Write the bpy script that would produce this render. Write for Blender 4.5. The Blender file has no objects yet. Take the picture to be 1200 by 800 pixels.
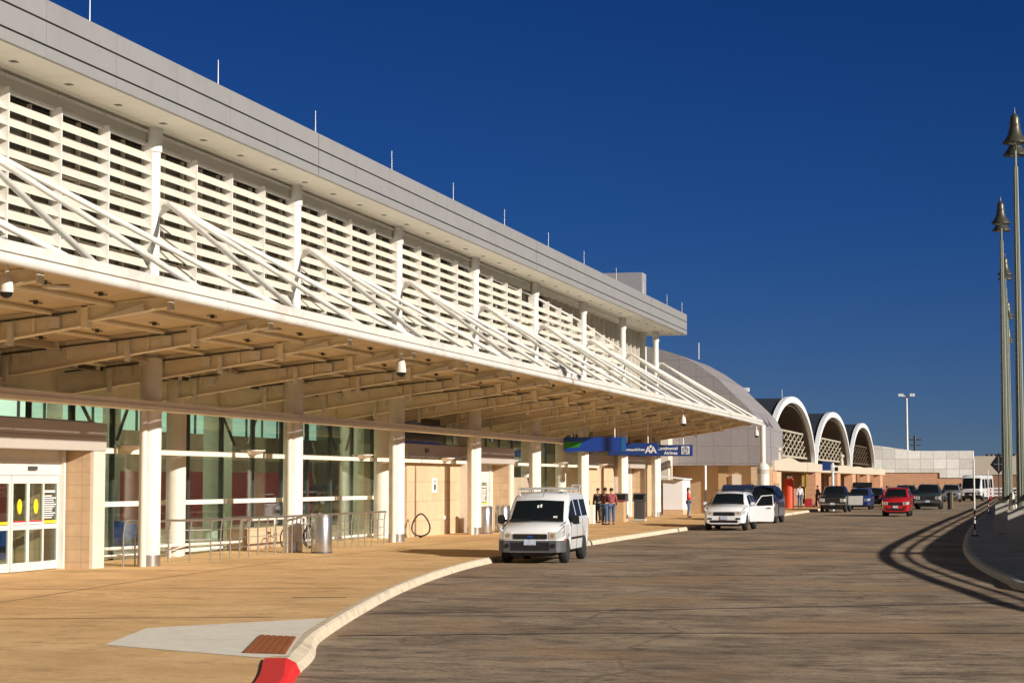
import bpy, bmesh, math, random
from mathutils import Vector, Matrix
random.seed(7)
R = math.radians
SC = bpy.context.scene
COL = SC.collection

# ------------------------------------------------------------------ helpers
class MB:
    """collects shapes and links them as ONE mesh object"""
    def __init__(s): s.v = []; s.f = []; s.m = []; s.mi = 0
    def add(s, vs, fs, mi=None):
        n = len(s.v); s.v += [tuple(v) for v in vs]
        s.f += [tuple(i + n for i in f) for f in fs]
        s.m += [s.mi if mi is None else mi] * len(fs); return s
    def box(s, x0, x1, y0, y1, z0, z1, mi=None):
        v = [(x, y, z) for z in (z0, z1) for y in (y0, y1) for x in (x0, x1)]
        return s.add(v, [(0,2,3,1),(4,5,7,6),(0,1,5,4),(2,6,7,3),(0,4,6,2),(1,3,7,5)], mi)
    def obox(s, c, size, M=None, mi=None):
        hx, hy, hz = [a / 2 for a in size]; c = Vector(c)
        v = [Vector((x, y, z)) for z in (-hz, hz) for y in (-hy, hy) for x in (-hx, hx)]
        if M is not None: v = [M @ a for a in v]
        return s.add([a + c for a in v], [(0,2,3,1),(4,5,7,6),(0,1,5,4),(2,6,7,3),(0,4,6,2),(1,3,7,5)], mi)
    def cyl(s, p0, p1, r0, r1=None, n=12, caps=True, mi=None):
        r1 = r0 if r1 is None else r1
        p0 = Vector(p0); p1 = Vector(p1); d = (p1 - p0).normalized()
        a = d.orthogonal().normalized(); b = d.cross(a)
        vs = []
        for p, r in ((p0, r0), (p1, r1)):
            for i in range(n):
                t = 2 * math.pi * i / n
                vs.append(p + a * (r * math.cos(t)) + b * (r * math.sin(t)))
        fs = [(i, (i + 1) % n, n + (i + 1) % n, n + i) for i in range(n)]
        if caps: fs += [tuple(range(n - 1, -1, -1)), tuple(range(n, 2 * n))]
        return s.add(vs, fs, mi)
    def tube(s, pts, r, n=8, mi=None, closed=False):
        pts = [Vector(p) for p in pts]; N = len(pts); vs = []; fs = []
        ref = None
        for i, p in enumerate(pts):
            if closed: d = (pts[(i + 1) % N] - pts[i - 1]).normalized()
            else: d = (pts[min(i + 1, N - 1)] - pts[max(i - 1, 0)]).normalized()
            if ref is None or abs(ref.dot(d)) > .95: ref = d.orthogonal().normalized()
            a = (ref - d * ref.dot(d)).normalized(); ref = a; b = d.cross(a)
            rr = r[i] if isinstance(r, (list, tuple)) else r
            for k in range(n):
                t = 2 * math.pi * k / n; vs.append(p + a * (rr * math.cos(t)) + b * (rr * math.sin(t)))
        M = N if closed else N - 1
        for i in range(M):
            j = (i + 1) % N
            for k in range(n): fs.append((i*n+k, i*n+(k+1)%n, j*n+(k+1)%n, j*n+k))
        if not closed: fs += [tuple(range(n-1,-1,-1)), tuple(range((N-1)*n, N*n))]
        return s.add(vs, fs, mi)
    def lathe(s, prof, c=(0,0,0), n=20, mi=None):
        c = Vector(c); vs = []; fs = []
        for r, z in prof:
            for k in range(n):
                t = 2*math.pi*k/n; vs.append(c + Vector((r*math.cos(t), r*math.sin(t), z)))
        for i in range(len(prof)-1):
            for k in range(n): fs.append((i*n+k, i*n+(k+1)%n, (i+1)*n+(k+1)%n, (i+1)*n+k))
        fs += [tuple(range(n-1,-1,-1)), tuple(range((len(prof)-1)*n, len(prof)*n))]
        return s.add(vs, fs, mi)
    def prism(s, pts, ext, mi=None):
        """closed 3D polygon extruded by a vector"""
        pts = [Vector(p) for p in pts]; e = Vector(ext); n = len(pts)
        fs = [tuple(range(n-1,-1,-1)), tuple(range(n, 2*n))] + [(i,(i+1)%n,n+(i+1)%n,n+i) for i in range(n)]
        return s.add(pts + [p + e for p in pts], fs, mi)
    def sheet(s, pts, mi=None): return s.add(pts, [tuple(range(len(pts)))], mi)
    def ell(s, c, rad, n=12, m=8, mi=None):
        c = Vector(c); vs = []; fs = []
        for i in range(1, m):
            ph = math.pi*i/m
            for k in range(n):
                t = 2*math.pi*k/n
                vs.append(c + Vector((rad[0]*math.sin(ph)*math.cos(t), rad[1]*math.sin(ph)*math.sin(t), rad[2]*math.cos(ph))))
        top = len(vs); vs.append(c + Vector((0,0,rad[2]))); bot = len(vs); vs.append(c - Vector((0,0,rad[2])))
        for i in range(m-2):
            for k in range(n): fs.append((i*n+k, (i+1)*n+k, (i+1)*n+(k+1)%n, i*n+(k+1)%n))
        for k in range(n):
            fs.append((top, k, (k+1)%n)); fs.append((bot, (m-2)*n+(k+1)%n, (m-2)*n+k))
        return s.add(vs, fs, mi)
    def build(s, name, mats, parent=None, smooth=None, bevel=0, label=None):
        if not isinstance(mats, (list, tuple)): mats = [mats]
        off = Vector((0,0,0))
        if parent is not None:
            p = parent; local = False
            while p is not None: off += p.location; local = local or bool(p.get('_local')); p = p.parent
            if local: off = Vector((0,0,0))
        me = bpy.data.meshes.new(name)
        me.from_pydata([tuple(Vector(v) - off) for v in s.v], [], s.f)
        for m in mats: me.materials.append(m)
        me.polygons.foreach_set('material_index', s.m)
        bm = bmesh.new(); bm.from_mesh(me); bmesh.ops.recalc_face_normals(bm, faces=bm.faces)
        if bevel:
            ed = [e for e in bm.edges if len(e.link_faces) == 2 and e.calc_face_angle(0) > .6]
            bmesh.ops.bevel(bm, geom=ed, offset=bevel, segments=2, affect='EDGES', clamp_overlap=True)
        bm.to_mesh(me); bm.free()
        if smooth:
            me.polygons.foreach_set('use_smooth', [True]*len(me.polygons))
            me.set_sharp_from_angle(angle=R(smooth))
        me.update()
        o = bpy.data.objects.new(name, me); COL.objects.link(o)
        if parent is not None: o.parent = parent
        if label: o['label'] = label
        return o

def tag(o, label, cat, group=None):
    o['label'] = label; o['category'] = cat
    if group: o['group'] = group
    return o
def thing(name, loc, label, cat, group=None, rz=0, local=False):
    o = bpy.data.objects.new(name, None); COL.objects.link(o); o.location = loc; o.rotation_euler = (0,0,rz)
    o.empty_display_size = .3
    if local: o['_local'] = 1
    return tag(o, label, cat, group)
def struct(o): o['kind'] = 'structure'; return o
def copy_tree(o, parent=None):
    c = o.copy(); COL.objects.link(c); c.parent = parent
    for ch in list(o.children): copy_tree(ch, c)
    return c

# ------------------------------------------------------------------ materials
def mat(name, col, rough=.6, metal=0, var=.12, scale=3.0, bump=0, bscale=30, spec=.5, emit=None, coat=0, dark=None, dscale=.6):
    m = bpy.data.materials.new(name); m.use_nodes = True; nt = m.node_tree; n = nt.nodes; L = nt.links
    b = n['Principled BSDF']
    b.inputs['Roughness'].default_value = rough; b.inputs['Metallic'].default_value = metal
    b.inputs['Specular IOR Level'].default_value = spec
    if coat: b.inputs['Coat Weight'].default_value = coat; b.inputs['Coat Roughness'].default_value = .05
    tc = n.new('ShaderNodeNewGeometry')
    c4 = (*col, 1)
    nz = n.new('ShaderNodeTexNoise'); nz.inputs['Scale'].default_value = scale; nz.inputs['Detail'].default_value = 6
    nz.inputs['Roughness'].default_value = .65
    L.new(tc.outputs['Position'], nz.inputs['Vector'])
    rp = n.new('ShaderNodeValToRGB'); rp.color_ramp.elements[0].position = .3; rp.color_ramp.elements[1].position = .7
    rp.color_ramp.elements[0].color = tuple(c*(1-var) for c in col) + (1,)
    rp.color_ramp.elements[1].color = tuple(min(1, c*(1+var*.7)) for c in col) + (1,)
    L.new(nz.outputs['Fac'], rp.inputs['Fac']); out = rp.outputs['Color']
    if dark is not None:
        n2 = n.new('ShaderNodeTexNoise'); n2.inputs['Scale'].default_value = dscale; n2.inputs['Detail'].default_value = 8
        n2.inputs['Roughness'].default_value = .7
        L.new(tc.outputs['Position'], n2.inputs['Vector'])
        r2 = n.new('ShaderNodeValToRGB'); r2.color_ramp.elements[0].position = .5; r2.color_ramp.elements[1].position = .72
        r2.color_ramp.elements[0].color = (0,0,0,1); r2.color_ramp.elements[1].color = (1,1,1,1)
        L.new(n2.outputs['Fac'], r2.inputs['Fac'])
        mx = n.new('ShaderNodeMix'); mx.data_type = 'RGBA'
        L.new(r2.outputs['Color'], mx.inputs[0]); L.new(out, mx.inputs[6]); mx.inputs[7].default_value = (*dark, 1)
        out = mx.outputs[2]
    L.new(out, b.inputs['Base Color'])
    if bump:
        nb = n.new('ShaderNodeTexNoise'); nb.inputs['Scale'].default_value = bscale; nb.inputs['Detail'].default_value = 4
        L.new(tc.outputs['Position'], nb.inputs['Vector'])
        bp = n.new('ShaderNodeBump'); bp.inputs['Strength'].default_value = bump; bp.inputs['Distance'].default_value = .02
        L.new(nb.outputs['Fac'], bp.inputs['Height']); L.new(bp.outputs['Normal'], b.inputs['Normal'])
    if emit:
        b.inputs['Emission Color'].default_value = (*emit[0], 1); b.inputs['Emission Strength'].default_value = emit[1]
    return m
def brickmat(name, c1, c2, mortar, bw, bh, msize=.01, rough=.8, offset=.5):
    m = bpy.data.materials.new(name); m.use_nodes = True; nt = m.node_tree; n = nt.nodes; L = nt.links
    b = n['Principled BSDF']; b.inputs['Roughness'].default_value = rough
    g = n.new('ShaderNodeNewGeometry'); sp = n.new('ShaderNodeSeparateXYZ'); L.new(g.outputs['Position'], sp.inputs[0])
    ad = n.new('ShaderNodeMath'); ad.operation = 'ADD'; L.new(sp.outputs['X'], ad.inputs[0]); L.new(sp.outputs['Y'], ad.inputs[1])
    cb = n.new('ShaderNodeCombineXYZ'); L.new(ad.outputs[0], cb.inputs[0]); L.new(sp.outputs['Z'], cb.inputs[1])
    br = n.new('ShaderNodeTexBrick'); L.new(cb.outputs[0], br.inputs['Vector'])
    br.inputs['Scale'].default_value = 1; br.inputs['Brick Width'].default_value = bw; br.inputs['Row Height'].default_value = bh
    br.inputs['Mortar Size'].default_value = msize; br.offset = offset
    br.inputs['Color1'].default_value = (*c1,1); br.inputs['Color2'].default_value = (*c2,1); br.inputs['Mortar'].default_value = (*mortar,1)
    nz = n.new('ShaderNodeTexNoise'); nz.inputs['Scale'].default_value = 4; nz.inputs['Detail'].default_value = 6
    L.new(g.outputs['Position'], nz.inputs['Vector'])
    mr = n.new('ShaderNodeMapRange'); mr.inputs[3].default_value = .8; mr.inputs[4].default_value = 1.15
    L.new(nz.outputs['Fac'], mr.inputs[0])
    mx = n.new('ShaderNodeMix'); mx.data_type = 'RGBA'; mx.blend_type = 'MULTIPLY'; mx.inputs[0].default_value = 1
    L.new(br.outputs['Color'], mx.inputs[6]); L.new(mr.outputs[0], mx.inputs[7]); L.new(mx.outputs[2], b.inputs['Base Color'])
    return m
def glassmat(name, tint, refl=1.0, ior=1.5):
    m = bpy.data.materials.new(name); m.use_nodes = True; nt = m.node_tree; n = nt.nodes; L = nt.links
    n.remove(n['Principled BSDF']); out = n['Material Output']
    tr = n.new('ShaderNodeBsdfTransparent'); tr.inputs[0].default_value = (*tint,1)
    gl = n.new('ShaderNodeBsdfGlossy'); gl.inputs['Roughness'].default_value = .01; gl.inputs[0].default_value = (.9*refl,.95*refl,.92*refl,1)
    lw = n.new('ShaderNodeLayerWeight'); pw = n.new('ShaderNodeMath'); pw.operation = 'POWER'; pw.inputs[1].default_value = 4.5
    L.new(lw.outputs['Facing'], pw.inputs[0]); fr = n.new('ShaderNodeMath'); fr.operation = 'MULTIPLY_ADD'; fr.inputs[1].default_value = .9; fr.inputs[2].default_value = .05
    L.new(pw.outputs[0], fr.inputs[0])
    g = n.new('ShaderNodeNewGeometry')
    nz = n.new('ShaderNodeTexNoise'); nz.inputs['Scale'].default_value = .5; L.new(g.outputs['Position'], nz.inputs['Vector'])
    bp = n.new('ShaderNodeBump'); bp.inputs['Strength'].default_value = .05; bp.inputs['Distance'].default_value = .1
    L.new(nz.outputs['Fac'], bp.inputs['Height']); L.new(bp.outputs['Normal'], gl.inputs['Normal'])
    mx = n.new('ShaderNodeMixShader'); L.new(fr.outputs[0], mx.inputs[0]); L.new(tr.outputs[0], mx.inputs[1]); L.new(gl.outputs[0], mx.inputs[2])
    L.new(mx.outputs[0], out.inputs[0]); return m

M = {}
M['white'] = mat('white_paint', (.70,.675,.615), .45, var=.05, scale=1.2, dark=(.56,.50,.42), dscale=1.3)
M['cream'] = mat('cream_louvre_paint', (.655,.60,.505), .5, var=.07, scale=1.5)
M['soffit'] = mat('soffit_panel', (.74,.70,.60), .5, var=.06, scale=.5)
M['steel_cream'] = mat('cream_canopy_steel', (.84,.77,.61), .5, var=.08, scale=2)
M['deck'] = mat('canopy_deck', (.66,.55,.37), .6, var=.12, scale=.7, dark=(.50,.41,.27), dscale=.5)
M['fascia'] = mat('grey_fascia_metal', (.275,.265,.255), .5, metal=.0, var=.05, scale=.5, dark=(.245,.235,.222), dscale=1.2)
M['groove'] = mat('dark_groove', (.03,.027,.025), .8)
M['greyclad'] = brickmat('grey_cladding', (.275,.25,.25), (.30,.275,.27), (.19,.17,.17), 1.1, 1.1, .018, .55, 0)
M['greyroof'] = mat('grey_penthouse', (.30,.28,.30), .6, var=.04)
M['glass'] = glassmat('green_tinted_glass', (.84,.90,.86))
M['upglass'] = mat('dark_upper_glass', (.085,.072,.048), .10, var=.3, scale=.6)
M['mullion'] = mat('dark_mullion', (.05,.055,.05), .4)
M['alu'] = mat('white_aluminium', (.74,.71,.64), .4, var=.05)
M['door_alu'] = mat('door_aluminium', (.68,.66,.60), .4, var=.05)
M['stone'] = brickmat('tan_limestone', (.56,.40,.245), (.61,.44,.27), (.42,.29,.18), 1.25, .72, .012)
M['stucco_light'] = mat('sun_painted_stucco', (.78,.56,.33), .85, var=.06, bump=.2)  # paler copy of the stucco, stronger sunlight put into its colour
M['mustard'] = mat('mustard_sign', (.45,.32,.10), .5)
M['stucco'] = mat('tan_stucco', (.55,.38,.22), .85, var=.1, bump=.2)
M['portal'] = mat('portal_metal', (.45,.40,.345), .5, var=.04, scale=.5)
M['pillar'] = mat('portal_pillar', (.66,.57,.46), .7, var=.06)
M['jamb'] = brickmat('jamb_tile', (.50,.34,.20), (.54,.37,.22), (.40,.27,.16), .6, .3, .01, .7, 0)
M['steel'] = mat('brushed_steel', (.55,.53,.5), .28, metal=.9, var=.1, scale=8)
M['dsteel'] = mat('dark_steel', (.10,.10,.10), .4, metal=.4)
M['black'] = mat('black_plastic', (.012,.012,.013), .45)
M['rubber'] = mat('tyre_rubber', (.018,.018,.018), .85)
M['chrome'] = mat('chrome', (.7,.7,.7), .12, metal=1)
M['bronze'] = mat('bronze_lamp_head', (.085,.08,.058), .38, metal=.4, var=.15)
M['carglass_side'] = mat('side_car_glass', (.008,.009,.010), .18, var=.2, spec=.03)
M['carglass'] = mat('car_glass', (.008,.010,.011), .06, var=.2, spec=.55)
M['lens'] = mat('headlight_lens', (.62,.62,.6), .08, metal=.35, coat=1, var=.25, scale=14)
M['amber'] = mat('amber_lens', (.5,.14,.04), .15)
M['redlens'] = mat('red_lens', (.45,.02,.02), .15)
M['plate'] = mat('licence_plate', (.45,.5,.62), .5, var=.35, scale=18)
M['grey_plastic'] = mat('grey_bumper', (.075,.075,.08), .55)
M['p_white'] = mat('white_car_paint', (.72,.72,.72), .25, coat=.6, var=.03)
M['p_red'] = mat('red_car_paint', (.45,.012,.014), .25, coat=.7, var=.05)
M['p_black'] = mat('black_car_paint', (.012,.013,.014), .22, coat=.7)
M['p_navy'] = mat('navy_car_paint', (.022,.028,.06), .22, coat=.7)
M['p_blue'] = mat('blue_car_paint', (.02,.04,.16), .22, coat=.7)
M['p_grey'] = mat('grey_car_paint', (.22,.225,.23), .3, metal=.3, coat=.6)
M['p_green'] = mat('dark_green_car_paint', (.025,.04,.04), .22, coat=.7)
M['p_silver'] = mat('silver_car_paint', (.55,.53,.48), .3, metal=.3, coat=.5)
M['concrete'] = mat('kerb_concrete', (.62,.52,.38), .9, var=.14, scale=6, bump=.3, dark=(.34,.26,.18), dscale=3.5)
M['whitecon'] = mat('pale_ramp_concrete', (.76,.70,.58), .9, var=.1, scale=5, bump=.2, dark=(.64,.56,.45), dscale=2.)
M['red'] = mat('red_kerb_paint', (.75,.015,.012), .5, var=.12, scale=8)
M['tactile'] = mat('brown_tactile', (.36,.115,.03), .8, var=.12, scale=9)
M['grey_con'] = mat('grey_concrete', (.46,.43,.37), .9, var=.12, scale=2, bump=.2)
M['ramp_con'] = mat('elevated_road_concrete', (.38,.34,.29), .9, var=.12, scale=1)
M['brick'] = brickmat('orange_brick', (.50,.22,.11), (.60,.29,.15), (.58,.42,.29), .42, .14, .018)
M['panel'] = brickmat('white_wall_panel', (.66,.63,.57), (.90,.88,.82), (.50,.46,.40), 1.5, 1.2, .03, .7, 0)
M['beige'] = mat('beige_stucco', (.55,.47,.36), .85, var=.06)
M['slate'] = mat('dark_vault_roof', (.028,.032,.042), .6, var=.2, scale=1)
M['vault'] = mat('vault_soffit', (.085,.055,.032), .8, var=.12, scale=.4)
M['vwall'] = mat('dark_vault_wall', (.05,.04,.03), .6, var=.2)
M['lattice'] = mat('pale_lattice_steel', (.46,.41,.31), .5)
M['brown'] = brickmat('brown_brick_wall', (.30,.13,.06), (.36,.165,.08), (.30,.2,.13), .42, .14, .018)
M['lamp_grey'] = mat('green_grey_pole_metal', (.165,.175,.135), .42, metal=.25, var=.1, scale=2)
M['sign_blue'] = mat('sign_blue', (.008,.05,.30), .45, var=.03)
M['sign_navy'] = mat('sign_navy', (.01,.045,.20), .45, var=.03)
M['sign_green'] = mat('sign_green', (.02,.20,.03), .45)
M['sign_teal'] = mat('sign_teal', (.01,.12,.30), .45)
M['txt'] = mat('white_lettering', (.78,.78,.78), .5, var=.02)
M['yellow'] = mat('yellow_decal', (.75,.58,.02), .5)
M['redcyl'] = mat('red_orange_panel', (.62,.075,.03), .4, var=.06)
M['wood'] = mat('pale_wood_laminate', (.50,.34,.18), .5, var=.08, scale=3)
M['mint'] = mat('glowing_green_clerestory', (.35,.6,.45), .4, emit=((.52,.78,.62), .60), var=.1, scale=.4)  # own glow stands in for daylight behind the back window
M['int_wall'] = mat('interior_wall', (.42,.34,.24), .8, var=.3, scale=.35)
M['int_floor'] = mat('interior_floor', (.34,.30,.22), .35, var=.1)
M['int_col'] = mat('interior_column', (.45,.52,.44), .6)
M['maroon'] = mat('maroon_panel', (.25,.04,.05), .6)
M['hall_fill'] = mat('hall_fill_glow', (.8,.75,.6), .4, emit=((1,.88,.66), 11))  # glow for the added fill panels of the hall
M['skin'] = mat('skin', (.42,.24,.16), .6)
M['hair'] = mat('dark_hair', (.015,.011,.009), .7)
M['jeans'] = mat('denim', (.06,.10,.19), .9, var=.25, scale=10)
M['c_red'] = mat('red_cloth', (.62,.03,.03), .85, var=.15, scale=12)
M['c_maroon'] = mat('maroon_cloth', (.09,.018,.022), .9, var=.2, scale=12)
M['c_plaid'] = mat('plaid_cloth', (.30,.07,.07), .9, var=.6, scale=9)
M['c_dark'] = mat('dark_cloth', (.02,.02,.025), .9)
M['c_white'] = mat('white_cloth', (.55,.57,.58), .9)
M['luggage'] = mat('red_luggage', (.40,.02,.03), .6)

def groundmat(name, c1, c2, dark, streak, rough=.85, crack=0):
    m = bpy.data.materials.new(name); m.use_nodes = True; nt = m.node_tree; n = nt.nodes; L = nt.links
    b = n['Principled BSDF']; b.inputs['Roughness'].default_value = rough; b.inputs['Specular IOR Level'].default_value = .3
    g = n.new('ShaderNodeNewGeometry')
    def noise(scale, detail=8, rgh=.65, st=(1,1,1)):
        mp = n.new('ShaderNodeMapping'); mp.inputs['Scale'].default_value = st; L.new(g.outputs['Position'], mp.inputs['Vector'])
        z = n.new('ShaderNodeTexNoise'); z.inputs['Scale'].default_value = scale; z.inputs['Detail'].default_value = detail
        z.inputs['Roughness'].default_value = rgh; L.new(mp.outputs[0], z.inputs['Vector']); return z.outputs['Fac']
    def ramp(f, a, bb, p0=.35, p1=.65):
        r = n.new('ShaderNodeValToRGB'); r.color_ramp.elements[0].position = p0; r.color_ramp.elements[1].position = p1
        r.color_ramp.elements[0].color = a; r.color_ramp.elements[1].color = bb; L.new(f, r.inputs[0]); return r.outputs[0]
    def mix(f, a, c):
        mx = n.new('ShaderNodeMix'); mx.data_type = 'RGBA'; L.new(f, mx.inputs[0]); L.new(a, mx.inputs[6])
        if isinstance(c, tuple): mx.inputs[7].default_value = (*c,1)
        else: L.new(c, mx.inputs[7])
        return mx.outputs[2]
    base = ramp(noise(.35, 8, .6, (1,.8,1)), (*c1,1), (*c2,1))
    s1 = ramp(noise(1.15 if crack else .55, 10, .75, streak), (0,0,0,1), (.9,.9,.9,1), .46, .66)
    base = mix(s1, base, dark)
    s2 = ramp(noise(4.2 if crack else 1.8, 10, .8, streak), (0,0,0,1), (.85,.85,.85,1), .50, .64)
    base = mix(s2, base, tuple(d*.8 for d in dark))
    if crack:
        # wandering cracks, tar patches and oil spots
        dn = n.new('ShaderNodeTexNoise'); dn.inputs['Scale'].default_value = .5; dn.inputs['Detail'].default_value = 6; L.new(g.outputs['Position'], dn.inputs['Vector'])
        vm = n.new('ShaderNodeMix'); vm.data_type = 'RGBA'; vm.blend_type = 'ADD'; vm.inputs[0].default_value = 1.6
        L.new(g.outputs['Position'], vm.inputs[6]); L.new(dn.outputs['Color'], vm.inputs[7])
        vo = n.new('ShaderNodeTexVoronoi'); vo.feature = 'DISTANCE_TO_EDGE'; vo.inputs['Scale'].default_value = .22; L.new(vm.outputs[2], vo.inputs['Vector'])
        base = mix(ramp(vo.outputs['Distance'], (.42,.42,.42,1), (0,0,0,1), .002, .010), base, (.05,.036,.028))
        base = mix(ramp(noise(2.6, 3, .5), (0,0,0,1), (.7,.7,.7,1), .66, .72), base, (.06,.045,.035))
        base = mix(ramp(noise(.22, 4, .6), (0,0,0,1), (.45,.45,.45,1), .5, .62), base, (.40,.25,.13))
    fa = .34 if crack else .13
    fine = ramp(noise(16, 6, .75), (1-fa,1-fa,1-fa,1), (1+fa*.8,1+fa*.8,1+fa*.8,1), .3, .7)
    mx = n.new('ShaderNodeMix'); mx.data_type = 'RGBA'; mx.blend_type = 'MULTIPLY'; mx.inputs[0].default_value = 1
    L.new(base, mx.inputs[6]); L.new(fine, mx.inputs[7]); L.new(mx.outputs[2], b.inputs['Base Color'])
    bp = n.new('ShaderNodeBump'); bp.inputs['Strength'].default_value = .35; bp.inputs['Distance'].default_value = .02
    L.new(noise(35, 4, .6), bp.inputs['Height']); L.new(bp.outputs[0], b.inputs['Normal'])
    return m
M['road'] = groundmat('road_concrete', (.245,.178,.115), (.42,.315,.21), (.085,.058,.042), (.6,1.15,1), crack=1)
M['pave'] = groundmat('tan_pavement', (.69,.425,.187), (.79,.51,.245), (.54,.325,.14), (.7,1,1))
M['ground'] = groundmat('dry_ground', (.16,.12,.08), (.22,.17,.11), (.10,.08,.05), (1,1,1))
M['island'] = groundmat('grey_island_paving', (.38,.35,.31), (.46,.42,.37), (.28,.25,.22), (1,1,1))
M['joint'] = mat('tar_joint', (.025,.02,.018), .8)
M['pjoint'] = mat('pavement_joint', (.15,.085,.042), .9)

# ------------------------------------------------------------------ world, sun, camera
SUN_AZ, SUN_EL = R(-24), R(20.5)      # azimuth from +X towards +Y
w = bpy.data.worlds.new('World'); SC.world = w; w.use_nodes = True
nt = w.node_tree; bg = nt.nodes['Background']
sky = nt.nodes.new('ShaderNodeTexSky'); sky.sky_type = 'NISHITA'; sky.sun_disc = False
sky.sun_elevation = SUN_EL; sky.sun_rotation = R(114); sky.altitude = 5000
sky.air_density = 1.0; sky.dust_density = 1.6; sky.ozone_density = 5.5
mm = nt.nodes.new('ShaderNodeMix'); mm.data_type = 'RGBA'; mm.blend_type = 'MULTIPLY'; mm.inputs[0].default_value = 1
geo_ = nt.nodes.new('ShaderNodeTexCoord'); sx_ = nt.nodes.new('ShaderNodeSeparateXYZ'); nt.links.new(geo_.outputs['Generated'], sx_.inputs[0])
cr_ = nt.nodes.new('ShaderNodeValToRGB'); el_ = cr_.color_ramp.elements
el_[0].position = 0.0; el_[0].color = (.44,.43,.50,1); el_[1].position = .13; el_[1].color = (.20,.42,.68,1)
e3_ = el_.new(.30); e3_.color = (.11,.385,.76,1); e4_ = el_.new(.6); e4_.color = (1.5,.95,.52,1)
nt.links.new(sx_.outputs['Z'], cr_.inputs[0]); nt.links.new(cr_.outputs[0], mm.inputs[7])
nt.links.new(sky.outputs[0], mm.inputs[6]); nt.links.new(mm.outputs[2], bg.inputs['Color'])
bg.inputs['Strength'].default_value = .05
sd = bpy.data.lights.new('sun', 'SUN'); sd.energy = 5.0; sd.angle = R(.4); sd.color = (1,.94,.845)
so = bpy.data.objects.new('sun', sd); COL.objects.link(so)
S = Vector((math.cos(SUN_AZ)*math.cos(SUN_EL), math.sin(SUN_AZ)*math.cos(SUN_EL), math.sin(SUN_EL)))
so.rotation_euler = S.to_track_quat('Z', 'Y').to_euler(); so.location = (60,-20,40)
cd = bpy.data.cameras.new('camera'); co = bpy.data.objects.new('camera', cd); COL.objects.link(co)
co.location = (0,0,2.2); co.rotation_euler = (R(90+3.9344), 0, R(14.1746))
cd.sensor_width = 36; cd.lens = 71.1; cd.clip_start = .1; cd.clip_end = 6000
SC.camera = co
SC.view_settings.view_transform = 'Standard'; SC.view_settings.look = 'None'; SC.view_settings.exposure = .36; SC.view_settings.gamma = 1
SC.cycles.max_bounces = 10; SC.cycles.diffuse_bounces = 5; SC.cycles.transparent_max_bounces = 16
SC.cycles.use_denoising = True
# ------------------------------------------------------------------ ground, road, pavement
def smooth_path(pts, n=8):
    out = []
    P = [pts[0]] + list(pts) + [pts[-1]]
    for i in range(1, len(P)-2):
        p0, p1, p2, p3 = [Vector(q) for q in P[i-1:i+3]]
        for k in range(n):
            t = k/n
            out.append(.5*((2*p1) + (-p0+p2)*t + (2*p0-5*p1+4*p2-p3)*t*t + (-p0+3*p1-3*p2+p3)*t**3))
    out.append(Vector(P[-2])); return out
def offset(path, d):
    res = []
    for i, p in enumerate(path):
        t = (path[min(i+1, len(path)-1)] - path[max(i-1, 0)]).normalized()
        res.append(p + Vector((-t.y, t.x)) * d)
    return res
mb = MB(); mb.sheet([(-2500,-600,-.02),(2500,-600,-.02),(2500,4000,-.02),(-2500,4000,-.02)])
struct(mb.build('ground', M['ground']))
mb = MB(); mb.sheet([(-16,-60,0),(60,-60,0),(60,260,0),(-16,260,0)])
struct(mb.build('road', M['road']))

KERB = [(-2.5,-40),(-3.2,0),(-4.6,8),(-6.15,15.3),(-7.3,19.5),(-8.2,22.1),(-8.8,24.2),(-9.4,26.4),(-10.55,31.5),(-11.95,38.4),(-13.1,45.5),(-13.85,52.3),(-14.3,62),(-14.5,76),(-14.55,88),(-14.6,120),(-14.6,180),(-14.6,243)]
kp = smooth_path(KERB, 8)
kin = offset(kp, .15)           # inner edge of the kerb top (towards -X)
# pavement slab (top sheet and its inner ground)
mb = MB()
for i in range(len(kin)-1):
    a, b = kin[i], kin[i+1]
    mb.sheet([(a.x,a.y,.15),(b.x,b.y,.15),(-60,b.y,.15),(-60,a.y,.15)])
struct(mb.build('pavement', M['pave']))
def lip(y):                     # the kerb face leans out into a ramp apron around y = 24.5
    k = max(0, 1 - abs(y-23.4)/3.4); return k*k*(3-2*k)
def kerb_strip(i0, i1, m, name, raise_=0, wide=.15):
    mb = MB(); n = 0; vs = []; fs = []
    for i in range(i0, i1+1):
        t = (kp[min(i+1,len(kp)-1)] - kp[max(i-1,0)]).normalized(); nr = Vector((-t.y, t.x))
        p = kp[i]; k = lip(p.y)
        prof = [(wide, .146), (wide, .153+raise_), (.05-.0*k, .153+raise_), (.012-.10*k, .125+raise_-.04*k), (-.02-.13*k, .03-.02*k), (-.02-.13*k, -.01)]
        for d, z in prof: vs.append((p.x+nr.x*d, p.y+nr.y*d, z))
    k = 6
    for i in range(i1-i0):
        for j in range(k-1): fs.append((i*k+j, i*k+j+1, (i+1)*k+j+1, (i+1)*k+j))
    fs += [tuple(range(k)), tuple((i1-i0)*k + j for j in range(k-1,-1,-1))]
    mb.add(vs, fs); return mb.build(name, m, smooth=22)
ired = [i for i,p in enumerate(kp) if p.y < 22.25][-1]
tag(kerb_strip(0, ired, M['red'], 'red_kerb', .02, .30), 'bright red painted kerb at the front of the pavement ramp', 'kerb')
o = kerb_strip(ired, len(kp)-1, M['concrete'], 'kerb'); struct(o)
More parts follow.
